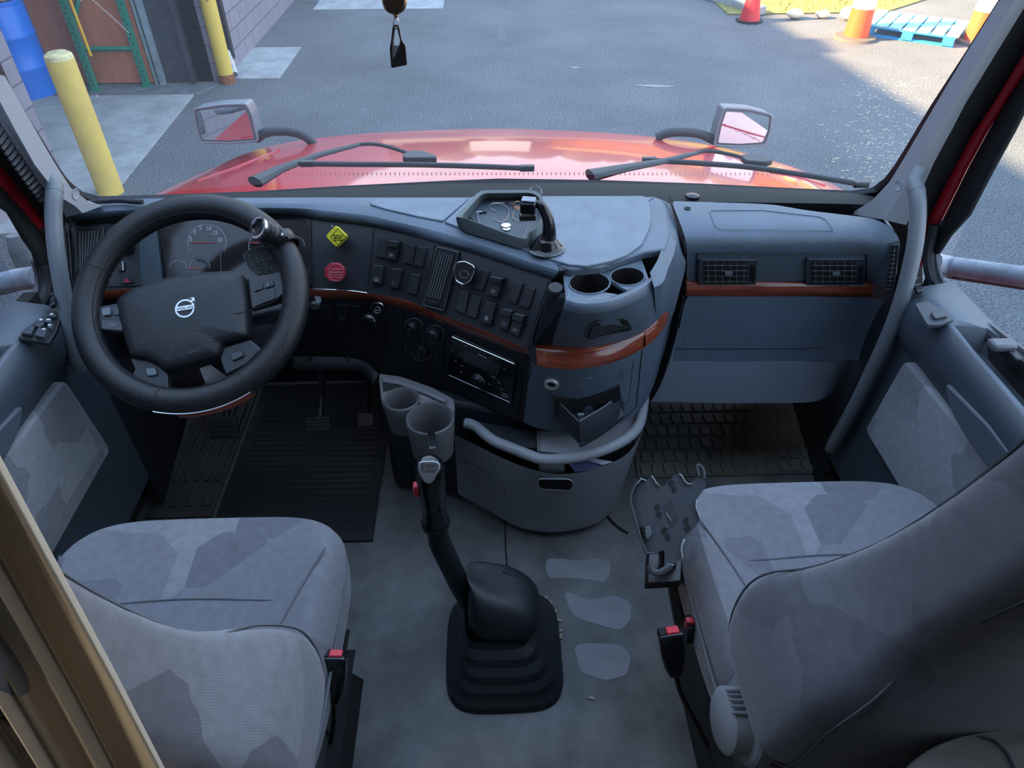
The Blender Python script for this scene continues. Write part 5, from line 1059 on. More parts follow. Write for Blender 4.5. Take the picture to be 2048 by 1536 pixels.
# ================================================================== DASH TOP THINGS
ty = thing('organizer_tray', PZ(1000, 450, .806), label='dark grey rubber tray of coins and wires lying on the dashboard top', category='tray')
TZ = .806
base = [PZ(u, v, TZ) for u, v in rnd([(912, 449), (955, 395), (1066, 393), (1086, 402), (1094, 450), (1082, 478), (1060, 496), (1042, 498), (925, 462)], 12, 5)]
topo = [PZ(u, v, TZ+.030) for u, v in rnd([(908, 437), (958, 382), (1068, 381), (1086, 392), (1091, 430), (1079, 455), (1054, 473), (1040, 471), (920, 437)], 14, 5)]
tc_ = sum(topo, Vector())/len(topo); bc_ = sum(base, Vector())/len(base); fl = [p.lerp(bc_, .16) for p in base]
TRM = mat('tray_rubber', (.10, .125, .13), .55, bump=.3, bscale=500)
n_ = len(topo)
tpi = []
for i, p in enumerate(topo):
    q = p.lerp(tc_, .10); tpi.append(q)
dip = [0]*n_
for i, p in enumerate(topo):
    u_, v_ = 0, 0
    rel = p-tc_
    if rel.y < -.015 and -.06 < rel.x+ -.0 < .035: dip[i] = -.010
topo2 = [p+Vector((0, 0, d_)) for p, d_ in zip(topo, dip)]; tpi2 = [p+Vector((0, 0, d_)) for p, d_ in zip(tpi, dip)]
obj('tray_wall', MB().loft([base, [b.lerp(a, .9) for a, b in zip(topo2, base)], [p.lerp(tc_, .02)+Vector((0, 0, .003)) for p in topo2], tpi2, [Vector((f.x, f.y, TZ+.005)) for f in fl]], True), TRM, ty, ang=60)
ribm = mat('tray_floor_ribbed', (.035, .05, .065), .5); obj('tray_floor', MB().prism([Vector((f.x, f.y, TZ)) for f in fl], (0, 0, .005)), ribm, ty)
TS = Plane((0, 0, TZ+.005), (0, 0, 1)); rb = MB()
for k in range(22):
    y_ = k/21; a = (935+y_*20+ (k % 2)*0, 450-y_*38); 
    line([(946+y_*8 - 0 if False else 948-y_*0+ (y_*14), 458-y_*46), (1060-(1-y_)*28+0, 486-y_*70)], TS, .0006, .0003, rb, n=4) if False else None
for k in range(20):
    f = k/19; a = Vector((932, 446)).lerp(Vector((1038, 482)), f); b = Vector((965, 409)).lerp(Vector((1068, 409)), f); line([tuple(a), tuple(b)], TS, .0009, .0, rb, n=5)
obj('floor_ribs', rb, mat('rib_light', (.06, .08, .10), .5), ty)
def coin(u, v, r, z, m, lab):
    p = PZ(u, v, TZ+.0062+z); o = obj('coin', MB().lathe([(0, 0), (r, 0), (r, .0016), (r*.92, .0018), (r*.9, .0014), (0, .0014)], p, n=28), m, label=lab, category='coin', group='loose coins in the tray'); return o
SILV = mat('coin_silver', (.75, .73, .72), .35, metal=.7)
coin(1013, 458, .0085, 0, SILV, 'lower silver coin nearest the front edge of the tray'); coin(1012, 451, .0105, .002, mat('coin_rose', (.78, .66, .63), .35, metal=.6), 'larger pinkish silver coin on top of another coin')
coin(1024, 407, .0085, 0, mat('coin_dark', (.20, .15, .16), .4, metal=.6), 'dark copper coin at the back of the tray'); coin(1035, 415, .009, 0, COPPER, 'brighter copper coin beside the phone mount block')
def wire(px_, r, m, lab, cat='wire', z=.002, name='wire'): return obj(name, MB().tube(catmull([TS.hit(u, v)[0]+Vector((0, 0, z)) for u, v in px_], 36), r, 6), m, label=lab, category=cat)
WM = mat('wire_rose', (.55, .42, .38), .3, metal=.6)
wire([(992, 424), (983, 419), (978, 414), (984, 410), (1000, 409), (1014, 416), (1018, 424), (1014, 438), (1004, 446), (994, 443), (990, 440)], .0008, WM, 'long thin wire curled in an S in the middle of the tray')
wire([(1030, 418), (1026, 430), (1026, 438), (1038, 443), (1052, 441), (1062, 438)], .0007, WM, 'thin bent wire lying under the phone mount head')
wire([(958, 446), (955, 434), (954, 426), (964, 425)], .0012, mat('hex_steel', (.55, .6, .62), .3, metal=.8), 'small bent hex key at the left side of the tray', 'tool', name='hex_key')
wire([(960, 427.5), (973, 426)], .0022, BLKM, 'black-handled bit lying next to the bent hex key', 'tool', name='tool_bit')
wire([(984, 407), (1009, 407.5)], .0009, WM, 'short straight pin at the back of the tray', 'pin', name='pin')
wire([(940, 436), (946, 441), (951, 444)], .0022, mat('scrap_dark', (.04, .05, .055), .5), 'small dark clip in the front left corner of the tray', 'clip', name='clip')
# phone mount with suction base
pm = thing('phone_mount', PZ(1095, 500, .806), label='black suction phone mount with curved arm standing right of the tray', category='phone mount')
pb = PZ(1092, 496, .808)
obj('suction_cup', MB().lathe([(0, 0), (.036, 0), (.037, .002), (.031, .006), (.027, .012), (.022, .020), (.014, .028), (0, .030)], pb, n=36), GLOSS, pm)
obj('cup_skirt', MB().lathe([(.034, .0005), (.0395, .0005), (.040, .0015), (.034, .003)], pb, n=36), mat('skirt_clear', (.08, .095, .105), .15), pm)
arm = [pb+Vector((0, 0, .018)), PY(1098, 468, pb.y-.002), PY(1096, 440, pb.y+.0), PY(1085, 415, pb.y+.005), PY(1077, 408, pb.y+.01)]
obj('curved_arm', MB().tube(catmull(arm, 24), [.019-.010*(i/23)**.6 for i in range(24)], 16), GLOSS, pm)
jb = arm[-1]; obj('ball_joint', MB().lathe([(0, -.007), (.0065, -.005), (.0075, 0), (.0065, .005), (0, .007)], jb, (1, -.3, 0), 16), BLK, pm)
hc = PY(1057, 412, jb.y); obj('mount_head', MB().box(hc, (.032, .026, .026), Matrix.Rotation(R(-12), 3, 'Z') @ Matrix.Rotation(R(10), 3, 'X')), GLOSS, pm, bevel=.004)
obj('head_plate', MB().box(hc+Vector((0, .0, .0145)), (.028, .022, .003), Matrix.Rotation(R(-12), 3, 'Z')), mat('plate_glossy', (.16, .20, .26), .12), pm, bevel=.001)
obj('head_foot', MB().box(hc+Vector((-.002, -.004, -.022)), (.034, .016, .012)), BLK, pm, bevel=.002)
obj('joint_link', MB().tube([jb, hc+Vector((.012, 0, 0))], .005, 8), BLK, pm)
obj('split_ring', MB().tube([hc+Vector((-.022, .006, -.002))+Vector((.008*math.cos(q), .004*math.sin(q), .008*math.sin(q))) for q in [k*.5236 for k in range(12)]], .0009, 5, closed=True), COPPER, pm)
cbz = catmull([PZ(1060, 384, .83), PY(1062, 376, 1.62), PY(1072, 371, 1.62), PY(1082, 378, 1.62), PZ(1083, 388, .83)], 16)
obj('cable_loop', MB().tube(cbz, .0012, 6), mat('cable_grey', (.20, .22, .25), .4), label='thin grey cable loop standing up behind the tray', category='cable')
# cable along left dash
obj('cable', MB().tube(catmull([PZ(u, v, .812) for u, v in [(128, 424), (150, 411), (185, 404), (215, 402), (240, 401), (262, 403), (285, 404)]], 24), .006, 8), RUB, label='black cable bundle lying in the left corner of the dashboard', category='cable')
# ================================================================== PASSENGER DASH
PD = [([(1342, 402), (1440, 405), (1540, 409), (1610, 420), (1700, 431), (1745, 437), (1775, 450)], .80), ([(1352, 425), (1440, 430), (1540, 436), (1610, 442), (1700, 450), (1752, 456), (1790, 462)], .801),
      ([(1366, 462), (1440, 464), (1540, 465), (1610, 467), (1700, 472), (1755, 474), (1797, 474)], .790), ([(1372, 482), (1440, 483), (1540, 484), (1610, 485), (1700, 487), (1752, 490), (1800, 488)], .774), ([(1374, 500), (1440, 500), (1540, 500), (1610, 500), (1700, 501), (1748, 504), (1798, 510)], .752),
      ([(1374, 530), (1440, 530), (1540, 530), (1610, 530), (1700, 530), (1745, 532), (1792, 545)], .704), ([(1372, 562), (1440, 562), (1540, 563), (1610, 563), (1700, 563), (1744, 563), (1784, 585)], .652)]
PD2 = [([(1371, 592), (1440, 593), (1540, 593), (1610, 593), (1700, 594), (1742, 594), (1778, 610)], .612), ([(1362, 640), (1440, 640), (1540, 640), (1610, 640), (1695, 640), (1733, 640), (1765, 650)], .545), ([(1350, 698), (1440, 698), (1540, 698), (1610, 697), (1690, 695), (1722, 692), (1745, 695)], .465), ([(1342, 722), (1440, 723), (1540, 723), (1610, 722), (1680, 722), (1708, 720), (1722, 722)], .430)]
PD3 = [([(1341, 723), (1440, 724), (1540, 724), (1610, 723), (1680, 723), (1704, 722)], .428), ([(1320, 775), (1440, 777), (1540, 777), (1610, 775), (1660, 770), (1680, 760)], .355), ([(1303, 803), (1440, 806), (1540, 806), (1610, 805), (1640, 800), (1662, 790)], .315)]
pdm = thing('glove_box_dashboard', (.68, 1.45, .35), label='passenger side dashboard block with two air vents, wood strip and glove box', category='dashboard')
u_ = MB().loft([R3(L, 40, z) for L, z in PD]); UP = Surf(u_); obj('upper_shell', u_, DASH, pdm, sub=1, ang=80)
l_ = MB().loft([R3(L, 40, z) for L, z in PD2]); LP = Surf(l_); obj('glove_box_lid', l_, DASH, pdm, sub=1, ang=80)
g_ = MB().loft([R3(L, 40, z) for L, z in PD3]+[[p+Vector((0, .35, -.01)) for p in R3(PD3[-1][0], 40, PD3[-1][1])]]); GP3 = Surf(g_); obj('lower_cover', g_, mat('lower_grey', (.17, .20, .245), .5, bump=.1, bscale=500), pdm)
pr = R3(PD[-1][0][:6], 40, .652); pb_ = R3(PD2[0][0][:6], 40, .612)
rows = [[p+Vector((0, .006, .002)) for p in pr]]
for k in range(7): t_ = k/6; rows.append([p.lerp(q, t_)+Vector((0, -.008, .004))*math.sin(math.pi*t_)**.5 for p, q in zip(pr, pb_)])
rows.append([p+Vector((0, .006, 0)) for p in pb_]); obj('wood_trim', MB().loft(rows), WOOD, pdm)
obj('wood_end', MB().prism([r[0] for r in rows[1:8]], (.002, 0, 0)), WOOD, pdm)
# edges of the block: rubber gap at the left
gapl = [PZ(u, v, z) for u, v, z in [(1335, 402, .79), (1350, 420, .795), (1362, 455, .785), (1368, 490, .765), (1370, 530, .70), (1368, 575, .63), (1362, 615, .58), (1350, 670, .50), (1336, 722, .43), (1318, 770, .36), (1300, 802, .315)]]
gp2 = catmull(gapl, 40); obj('edge_gap', MB().loft([[p+Vector((-.006, .03, 0)) for p in gp2], gp2, [p+Vector((.005, .002, 0)) for p in gp2], [p+Vector((.006, .03, 0)) for p in gp2]]), BLKM, pdm)
obj('end_side', MB().loft([[R3(L, 40, z)[-1] for L, z in PD], [R3(L, 40, z)[-1]+Vector((.03, .10, -.02)) for L, z in PD]]), DASH, pdm); obj('end_side', MB().loft([[R3(L, 40, z)[-1] for L, z in PD2], [R3(L, 40, z)[-1]+Vector((.05, .15, -.02)) for L, z in PD2]]), DASH, pdm)
# recess and vents
obj('vent_recess', slab(subdiv(rnd([(1394, 506), (1733, 506), (1732, 560), (1722, 569), (1400, 569), (1392, 560)], 5), 2), UP, .0012, -.004), mat('recess_face', (.085, .112, .145), .5, bump=.35, bscale=420, btype='voronoi'), pdm)
obj('recess_shadow', line(subdiv(rnd([(1394, 506), (1733, 506), (1732, 560), (1722, 569), (1400, 569), (1392, 560)], 5), 1), UP, .002, .001, closed=True), DASHF, pdm)
for a in ([(1399, 515), (1512, 515), (1509, 566), (1397, 566)], [(1613, 513), (1727, 513), (1725, 566), (1612, 565)]):
    x0, x1 = a[0][0], a[1][0]
    o = vent('air_vent', a, [(x0+8, 518), (x1-18, 518), (x1-19, 561), (x0+9, 561)], UP, 6, 4, pdm, m=mat('vent_plastic', (.045, .056, .072), .4), r=.0008)
    obj('vent_thumbwheel', slab(rnd([(x1-11, 524), (x1-4, 524), (x1-5, 556), (x1-11, 556)], 3), UP, .013, .006), BLK, o); obj('vent_tab', slab(rnd([(x0+48, 536), (x0+64, 535), (x0+64, 541), (x0+50, 542)], 2), UP, .015, .010), mat('tab_grey', (.18, .21, .24), .3), o)
vent('air_vent', [(1784, 487), (1799, 486), (1789, 575), (1770, 575)], [(1787, 492), (1796, 491), (1786, 569), (1775, 569)], UP, 1, 9, pdm, m=mat('vent_plastic', (.045,)*3), r=.0009)
obj('airbag_outline', line(subdiv(rnd([(1419, 421), (1525, 421), (1640, 434), (1654, 441), (1667, 462), (1440, 459), (1430, 452)], 4), 1), UP, .0008, .0004, closed=True), mat('outline_sheen', (.10, .13, .16), .4), pdm)
p, n = UP.hit(1375, 417); obj('sensor_hole', MB().lathe([(.0075, .0008), (.0075, .0016), (0, .0012)], p, n, 20), BLKM, pdm)
p, n = LP.hit(1376, 677); obj('round_cap', MB().lathe([(.0115, 0), (.0112, .0016), (.0106, .0009), (0, .0009)], p, n, 28), DASH, pdm)
obj('panel_gap', line(subdiv([(1350, 698), (1450, 698), (1600, 697), (1718, 693)], 3, False), LP, .0011, .0002), BLKM, pdm)
sn = PZ(1385, 395, .785); obj('sun_sensor', MB().lathe([(.018, 0), (.016, .006), (.008, .009), (0, .009)], sn, n=24), GLOSS, label='small round sensor dome between the windshield and the passenger dashboard', category='sensor')
# ================================================================== HOOD, WIPERS, MIRRORS
hf = [(318, 385), (350, 369), (410, 342), (470, 314), (530, 295), (600, 281), (700, 270), (800, 264), (920, 260), (1020, 259), (1120, 262), (1240, 268), (1350, 279), (1440, 292), (1530, 316), (1600, 338), (1655, 362), (1692, 382)]
zc = lambda f: .56-.13*abs(f)**2.2
fr_ = [(u, v, zc((u-1005)/690)) for u, v in hf]; FR = [PZ(*q) for q in fr_]; FRc = catmull(FR, 60)
rows = []
rear = [Vector((x, 1.80-.06*x*x, .70-.05*abs(x)**2.5)) for x in [-1.0+2.0*i/59 for i in range(60)]]
for k in range(9):
    t_ = k/8; rows.append([a.lerp(b, t_)+Vector((0, 0, .030*math.sin(math.pi*t_)*(1-.6*abs(b.x)))) for a, b in zip(rear, FRc)])
for k, (dy, dz) in enumerate([(.05, -.012), (.12, -.05), (.18, -.12), (.22, -.30), (.22, -.7)]): rows.append([b+Vector((b.x*.03*dy/.22, dy*(1-.3*b.x*b.x), dz)) for b in FRc])
hd = thing('truck_hood', (0, 2.3, -.2), label='glossy red truck hood beyond the windshield', category='hood')
HM = MB().loft(rows); HSf = Surf(HM); obj('hood_panel', HM, REDP, hd, sub=1, ang=70)
obj('hood_ridge', line([(395, 362), (470, 336), (560, 300)], HSf, .004, .0), REDP, hd); obj('hood_ridge', line([(1540, 345), (1600, 356), (1650, 372)], HSf, .004, .0), REDP, hd)
cw = MB()
for k in range(120): u = 560+k*9.2; line([(u, 345), (u, 350)], HSf, .0016, -.0006, cw, n=4)
obj('cowl_grille', cw, mat('grille_red', (.30, .008, .016), .3), hd, ang=0)
WR = mat('wiper_black', (.022, .027, .034), .5)
def wiper(arm1, arm2, blade, hub_, lab):
    t = thing('wiper', PZ(*arm1[0], .74), label=lab, category='wiper', group='windshield wipers'); Z = .765
    obj('wiper_arm', MB().tube([PZ(u, v, Z) for u, v in arm1], [.026, .017, .012, .009][:len(arm1)], 8, flat=.55), WR, t)
    obj('arm_tip', MB().tube(catmull([PZ(u, v, Z) for u, v in arm2], 16), .0055, 8), WR, t)
    bl_ = obj('wiper_blade', MB().tube(catmull([PZ(u, v, Z) for u, v in blade], 20), .007, 8), WR, t)
    obj('rubber_lip', MB().tube(catmull([PZ(u, v+4, Z-.006) for u, v in blade], 20), .003, 6), BLKM, bl_)
    for q in (blade[0], blade[-1]): p_ = PZ(q[0], q[1], Z); obj('blade_end', MB().box(p_, (.04, .017, .016)), BLK, bl_, bevel=.003)
    obj('blade_hub', slab(rnd(hub_, 6), Plane((0, 0, Z-.004), (0, 0, 1)), .016, 0), WR, t, bevel=.003)
wiper([(510, 364), (560, 338), (640, 309), (718, 289)], [(718, 289), (745, 288), (775, 293), (812, 305), (828, 312)], [(614, 327), (700, 328), (840, 329), (950, 332), (1054, 336)], [(806, 318), (826, 310), (850, 312), (874, 322), (874, 326), (806, 326)], 'left wiper with its blade across the middle of the glass')
wiper([(1180, 351), (1250, 336), (1330, 322), (1392, 306)], [(1392, 306), (1410, 302), (1435, 304), (1470, 311), (1500, 320)], [(1299, 320), (1400, 326), (1500, 334), (1600, 348), (1722, 368)], [(1478, 320), (1500, 317), (1530, 322), (1546, 330), (1530, 335), (1490, 332)], 'right wiper whose blade reaches toward the right pillar')
MIR = mat('mirror_glass', (.75, .78, .80), .02, metal=1)
def hmirror(hs, gs, armp, side, lab):
    y_ = 2.55; t = thing('hood_mirror', PY(*hs[0], y_), label=lab, category='mirror', group='hood mirrors')
    mc_ = PY(sum(p[0] for p in hs)/len(hs), sum(p[1] for p in hs)/len(hs), y_); nr = ((CAM-mc_).normalized()+(Vector((-4.2, -7, -.6) if side < 0 else (3.6, -7, -.6))-mc_).normalized()).normalized()
    S_ = Plane(PY(sum(p[0] for p in hs)/len(hs), sum(p[1] for p in hs)/len(hs), y_), nr)
    obj('mirror_housing', slab(rnd(hs, 6), S_, .0, -.09), mat('mirror_shell', (.16, .18, .21), .4), t, bevel=.012)
    obj('mirror_glass', slab(rnd(gs, 4), S_, .003, -.002), MIR, t)
    obj('mirror_border', line(rnd(hs, 6), S_, .0045, .001, closed=True), mat('mirror_edge', (.20, .22, .25), .35), t)
    pts = catmull([PY(u, v, y_+.03) for u, v in armp], 20); obj('mirror_arm', MB().tube(pts, [.017]*20, 10), WR, t)
hmirror([(388, 218), (440, 210), (492, 208), (503, 228), (516, 282), (455, 286), (401, 284), (392, 252)], [(394, 222), (440, 215), (488, 214), (497, 232), (508, 277), (455, 281), (405, 279), (398, 252)], [(512, 278), (530, 266), (560, 262), (595, 266), (622, 282), (628, 300)], -1, 'left hood mirror on a black arm above the hood')
hmirror([(1449, 216), (1500, 219), (1544, 230), (1540, 262), (1530, 290), (1480, 293), (1428, 291), (1437, 250)], [(1452, 223), (1500, 226), (1538, 235), (1534, 262), (1524, 284), (1480, 287), (1436, 285), (1443, 250)], [(1432, 282), (1400, 268), (1365, 264), (1335, 266), (1312, 275)], 1, 'right hood mirror on a black arm above the hood')
# side mirror brackets seen through the door glass
for s, pts, lab in [(1, [(1868, 525), (1905, 533), (2060, 556), (2200, 580)], 'grey tubular mirror bracket outside the right door glass'), (-1, [(75, 552), (40, 556), (-10, 568), (-140, 600)], 'dusty tubular mirror bracket outside the left door glass')]:
    t = thing('mirror_bracket', PX(*pts[1], s*1.25), label=lab, category='bracket', group='side mirror brackets')
    obj('bracket_tube', MB().tube([PX(u, v, s*(1.14+.06*i)) for i, (u, v) in enumerate(pts)], .025, 14), mat('bracket_grey', (.25, .28, .33), .45, var=.3, vscale=20), t)
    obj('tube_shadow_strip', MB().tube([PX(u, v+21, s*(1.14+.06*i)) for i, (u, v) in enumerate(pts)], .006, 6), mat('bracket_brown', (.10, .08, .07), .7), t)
t = thing('side_mirror', PX(40, 500, -1.35), label='back of the dusty side mirror outside the left door glass', category='mirror')
obj('mirror_shell', MB().tube([PX(29, 470, -1.3), PX(40, 500, -1.3), PX(58, 545, -1.3)], [.022, .028, .026], 10), mat('dusty_shell', (.13, .145, .16), .7, var=.3, vscale=20), t)
for s in (-1, 1): obj('wall_outer_cab_%s' % ('left' if s < 0 else 'right'), MB().box((s*1.05, .15, -.05), (.03, 2.7, 1.20)).box((s*1.075, -.62, 1.45), (.02, 1.28, 1.8)).box((s*1.075, .43, 2.0), (.02, .84, .68)), REDP, kind='structure', label='red painted outer side of the cab')
# ================================================================== HANGING REEL
kr = thing('key_reel', PY(795, 135, .9), label='hanging badge reel with a black leather loop tag in front of the windshield', category='key reel')
rc_ = PY(789, 2, .9)
obj('reel_cord', MB().tube([Vector((rc_.x, .9, 2.26)), rc_], .0015, 6), BLKM, kr)
obj('reel_case', MB().lathe([(0, -.005), (.0115, -.005), (.0135, -.002), (.0135, .002), (.0115, .005), (0, .005)], rc_, (0, -1, .5), 32), mat('bronze_case', (.10, .07, .05), .25, metal=.8), kr)
obj('reel_ring', MB().lathe([(.0125, .004), (.0142, .0), (.0125, -.004)], rc_, (0, -1, .5), 32), mat('brass', (.55, .36, .18), .25, metal=1), kr)
obj('swivel', MB().tube([PY(790, 20, .9), PY(791, 30, .9), PY(792, 36, .9)], [.0022, .003, .0018], 8), MATS['brass'], kr)
obj('key_ring', MB().tube([PY(792+5*math.cos(q), 46+11*math.sin(q), .9) for q in [k*.5236 for k in range(12)]], .0007, 5, closed=True), CHROME, kr)
LS = Plane((0, .9, 1.3), (0, -1, .3)); lm = mat('black_leather', (.012, .011, .012), .35, bump=.3, bscale=400)
lt = MB(); slab(rnd([(786, 52), (791, 49), (798, 52), (803, 80), (811, 92), (814, 130), (783, 136), (780, 98), (783, 80)], 3), LS, .003, -.003, lt); 
lo_ = obj('leather_tag', lt, lm, kr)
# loop opening
cmx = slab(rnd([(790, 58), (795, 58), (801, 82), (799, 91), (789, 92), (787, 82)], 2), LS, .02, -.02); c_o = obj('cutter', cmx, BLKM); md = lo_.modifiers.new('c', 'BOOLEAN'); md.operation = 'DIFFERENCE'; md.object = c_o
c_o.parent = None; dg = bpy.context.evaluated_depsgraph_get(); dg.update(); me = bpy.data.meshes.new_from_object(lo_.evaluated_get(dg)); lo_.modifiers.clear(); lo_.data = me; bpy.data.objects.remove(c_o)
# ================================================================== TABLET CRADLE
tcn = (Vector((-.15, -.62, .77))).normalized(); tcp = PZ(1335, 1040, .60)
TCS = Plane(tcp, tcn); Q5 = lambda L: [(1240+x/5.91, 920+y/5.91) for x, y in L]
tcr = thing('tablet_cradle', PZ(1325, 1140, .45), label='dark grey spiky-edged tablet cradle mounted left of the passenger seat', category='cradle')
CRM = mat('cradle_plastic', (.048, .058, .072), .45)
outl = Q5([(235, 225), (305, 255), (345, 215), (375, 185), (400, 215), (430, 270), (470, 312), (520, 310), (570, 255), (640, 185), (700, 160), (735, 190), (765, 250), (800, 280), (840, 275), (890, 225), (915, 195), (960, 212), (1005, 245), (1015, 290), (995, 340), (950, 400), (900, 470), (885, 520), (890, 580), (920, 650), (930, 720), (890, 790), (810, 860), (750, 930), (720, 1000), (712, 1060), (725, 1130), (715, 1175), (690, 1180), (630, 1250), (550, 1230), (520, 1250), (528, 1140), (515, 1060), (460, 1085), (400, 1108), (290, 1095), (240, 960), (110, 500), (125, 390), (170, 300)])
ou = slab(outl, TCS, .004, -.002); obj('cradle_plate', ou, CRM, tcr)
edge_l = Q5([(235, 225), (165, 305), (120, 400), (110, 500), (175, 740), (240, 960), (290, 1095), (345, 1108), (400, 1108)])
wall = MB().loft([[TCS.hit(*q)[0] for q in edge_l], [TCS.hit(*q)[0]+tcn*.022 for q in edge_l]]); obj('side_wall', wall, CRM, tcr, solid=.003)
for L in ([(235, 225), (305, 255)], [(375, 185), (400, 215), (430, 270), (470, 312)], [(700, 160), (735, 190), (765, 250), (800, 280), (840, 275)], [(900, 470), (885, 520), (890, 580), (920, 650), (930, 720)], [(750, 930), (720, 1000), (712, 1060), (725, 1130), (715, 1175)], [(630, 1250), (550, 1230)]):
    obj('finger_edge', MB().loft([[TCS.hit(*q)[0] for q in Q5(L)], [TCS.hit(*q)[0]+tcn*.009 for q in Q5(L)]]), mat('edge_bright', (.30, .36, .38), .3), tcr, solid=.002)
obj('hook', MB().tube(catmull([TCS.hit(*q)[0]+tcn*.008 for q in Q5([(985, 215), (985, 150), (960, 90), (925, 60), (905, 75), (915, 140), (930, 190)])], 18), .0025, 8), CRM, tcr)
obj('lower_claw', MB().tube(catmull([TCS.hit(*q)[0]+tcn*.006 for q in Q5([(345, 1245), (370, 1300), (440, 1330), (520, 1300), (600, 1240)])], 16), .006, 8), CRM, tcr)
hm_ = MB()
for u, v, r_ in Q5([]) or [(600, 275, 32), (637, 350, 30), (437, 560, 30), (458, 645, 34), (520, 835, 36), (560, 915, 32), (775, 715, 32), (795, 805, 36)]:
    c5 = Q5([(u, v)])[0]; slab(circ(c5[0], c5[1], r_/5.91, 18, r_*1.25/5.91, .15), TCS, .0052, .003, hm_)
obj('screw_holes', hm_, BLKM, tcr)
obj('label_plate', slab(Q5([(510, 555), (603, 465), (690, 710), (598, 800)]), TCS, .005, .003), mat('plate_dark', (.03, .035, .043), .5), tcr)
obj('plate_marks', line(Q5([(545, 620), (560, 655), (590, 690), (600, 715)]), TCS, .0005, .0055), WHITE, tcr)
obj('spring_catch', slab(rnd(Q5([(290, 790), (345, 775), (380, 870), (330, 930), (290, 930)]), 2), TCS, .012, .003), mat('catch_grey', (.10, .12, .14), .4), tcr, bevel=.001)
ct = MB()
for k in range(4): slab(Q5([(235+k*12, 785+k*42), (270+k*12, 775+k*42), (278+k*12, 800+k*42), (245+k*12, 810+k*42)]), TCS, .014, .003, ct)
obj('catch_teeth', ct, BLKM, tcr)
obj('cradle_bracket', MB().prism([PZ(u, v, .46) for u, v in [(1293, 1108), (1335, 1105), (1365, 1122), (1362, 1162), (1291, 1166)]], (0, 0, -.02)), BLK, tcr, bevel=.002)
obj('bracket_side', MB().prism([PZ(1293, 1108, .50), PZ(1291, 1166, .46), PZ(1291, 1166, .44), PZ(1293, 1108, .46)], (.005, 0, 0)), BLK, tcr)
obj('cradle_neck', MB().tube([tcp-tcn*.004, PZ(1335, 1130, .46), PZ(1345, 1140, .40), Vector((.36, .74, .30))], .016, 10), BLK, tcr)
# ================================================================== FLOOR THINGS, PEDALS, CURTAIN
FM = mat('right_mat', (.13, .135, .115), .7, var=.15, vscale=6)
fm_ = thing('floor_mat', (.72, 1.53, 0), label='greenish-grey rubber mat with rows of raised blocks in the passenger footwell', category='floor mat')
obj('mat_sheet', MB().prism([(.42, 1.40, .001), (1.0, 1.40, .001), (1.0, 1.90, .001), (.46, 1.90, .001)], (0, 0, .006)), FM, fm_)
fb = MB()
for j in range(9):
    for i in range(16):
        x_ = .445+i*.0345+(.012 if j % 2 else 0); y_ = 1.425+j*.054; fb.add([], [])
        fb.loft([[Vector((x_+sx*w, y_+sy*w*1.55, z_)) for sx, sy in ((-1, -1), (1, -1), (1, 1), (-1, 1))] for w, z_ in ((.0145, .006), (.0125, .012))], True, True)
obj('raised_blocks', fb, FM, fm_, ang=20)
dm = thing('floor_mat', (-.56, 1.5, 0), label='black ribbed rubber mat under the pedals in the driver footwell', category='floor mat')
DM = mat('driver_mat', (.012, .013, .014), .6); obj('mat_sheet', MB().prism([(-.77, 1.20, .001), (-.33, 1.20, .001), (-.33, 1.86, .001), (-.77, 1.86, .001)], (0, 0, .008)), DM, dm)
fb = MB()
for j in range(26): fb.tube([(-.74, 1.24+j*.022, .010), (-.36, 1.24+j*.022, .010)], .003, 4)
obj('mat_ribs', fb, DM, dm, ang=0)
em_ = thing('floor_mat', (-.88, 1.5, 0), label='brownish grooved rubber mat at the far left of the driver footwell', category='floor mat')
EMt = mat('left_mat', (.050, .048, .043), .7, var=.2, vscale=6); obj('mat_sheet', MB().prism([(-.97, 1.30, .001), (-.785, 1.30, .001), (-.785, 1.86, .001), (-.95, 1.86, .001)], (0, 0, .006)), EMt, em_)
fb = MB()
for i in range(5): fb.box((-.925+i*.030, 1.60, .010), (.012, .34, .008))
for i in range(3): fb.box((-.90+i*.045, 1.36, .010), (.022, .05, .008))
obj('mat_grooves', fb, EMt, em_, bevel=.003)
for nm, pxs, z_, lab in [('clutch_pedal', [(420, 836), (474, 833), (478, 876), (422, 878)], .14, 'leftmost pedal, in the gap below the wheel rim'), ('brake_pedal', [(612, 836), (660, 832), (664, 862), (614, 866)], .14, 'middle pedal with a square black pad'), ('accelerator_pedal', [(715, 826), (748, 826), (748, 852), (716, 854)], .12, 'right pedal, smallest pad near the console')]:
    t = thing(nm, PZ(pxs[2][0], pxs[2][1], z_), label=lab, category='pedal', group='driver pedals'); c0 = PZ(sum(p[0] for p in pxs)/4, sum(p[1] for p in pxs)/4, z_)
    S_ = Plane(c0, (0, -.75, .66)); obj('pedal_pad', slab(rnd(pxs, 3), S_, .008, -.006), mat('pedal_rubber', (.020, .021, .023), .5), t, bevel=.002)
    pr_ = MB()
    for k in range(4): f = (k+.5)/4; line([tuple(Vector(pxs[0]).lerp(Vector(pxs[3]), f)), tuple(Vector(pxs[1]).lerp(Vector(pxs[2]), f))], S_, .0014, .009, pr_)
    obj('pad_ridges', pr_, BLK, t); obj('pedal_arm', MB().tube([c0+Vector((0, .01, 0)), c0+Vector((0, .12, .06)), c0+Vector((0, .2, .20))], .010, 8), BLK, t)
t = thing('floor_seam', PZ(1014, 1120, 0), label='thin dark seam in the floor between the storage bin and the gear boot', category='seam')
obj('seam_strip', MB().tube([PZ(u, v, .001) for u, v in [(1010, 1040), (1011, 1090), (1015, 1150), (1018, 1185)]], .0022, 5), BLKM, t)
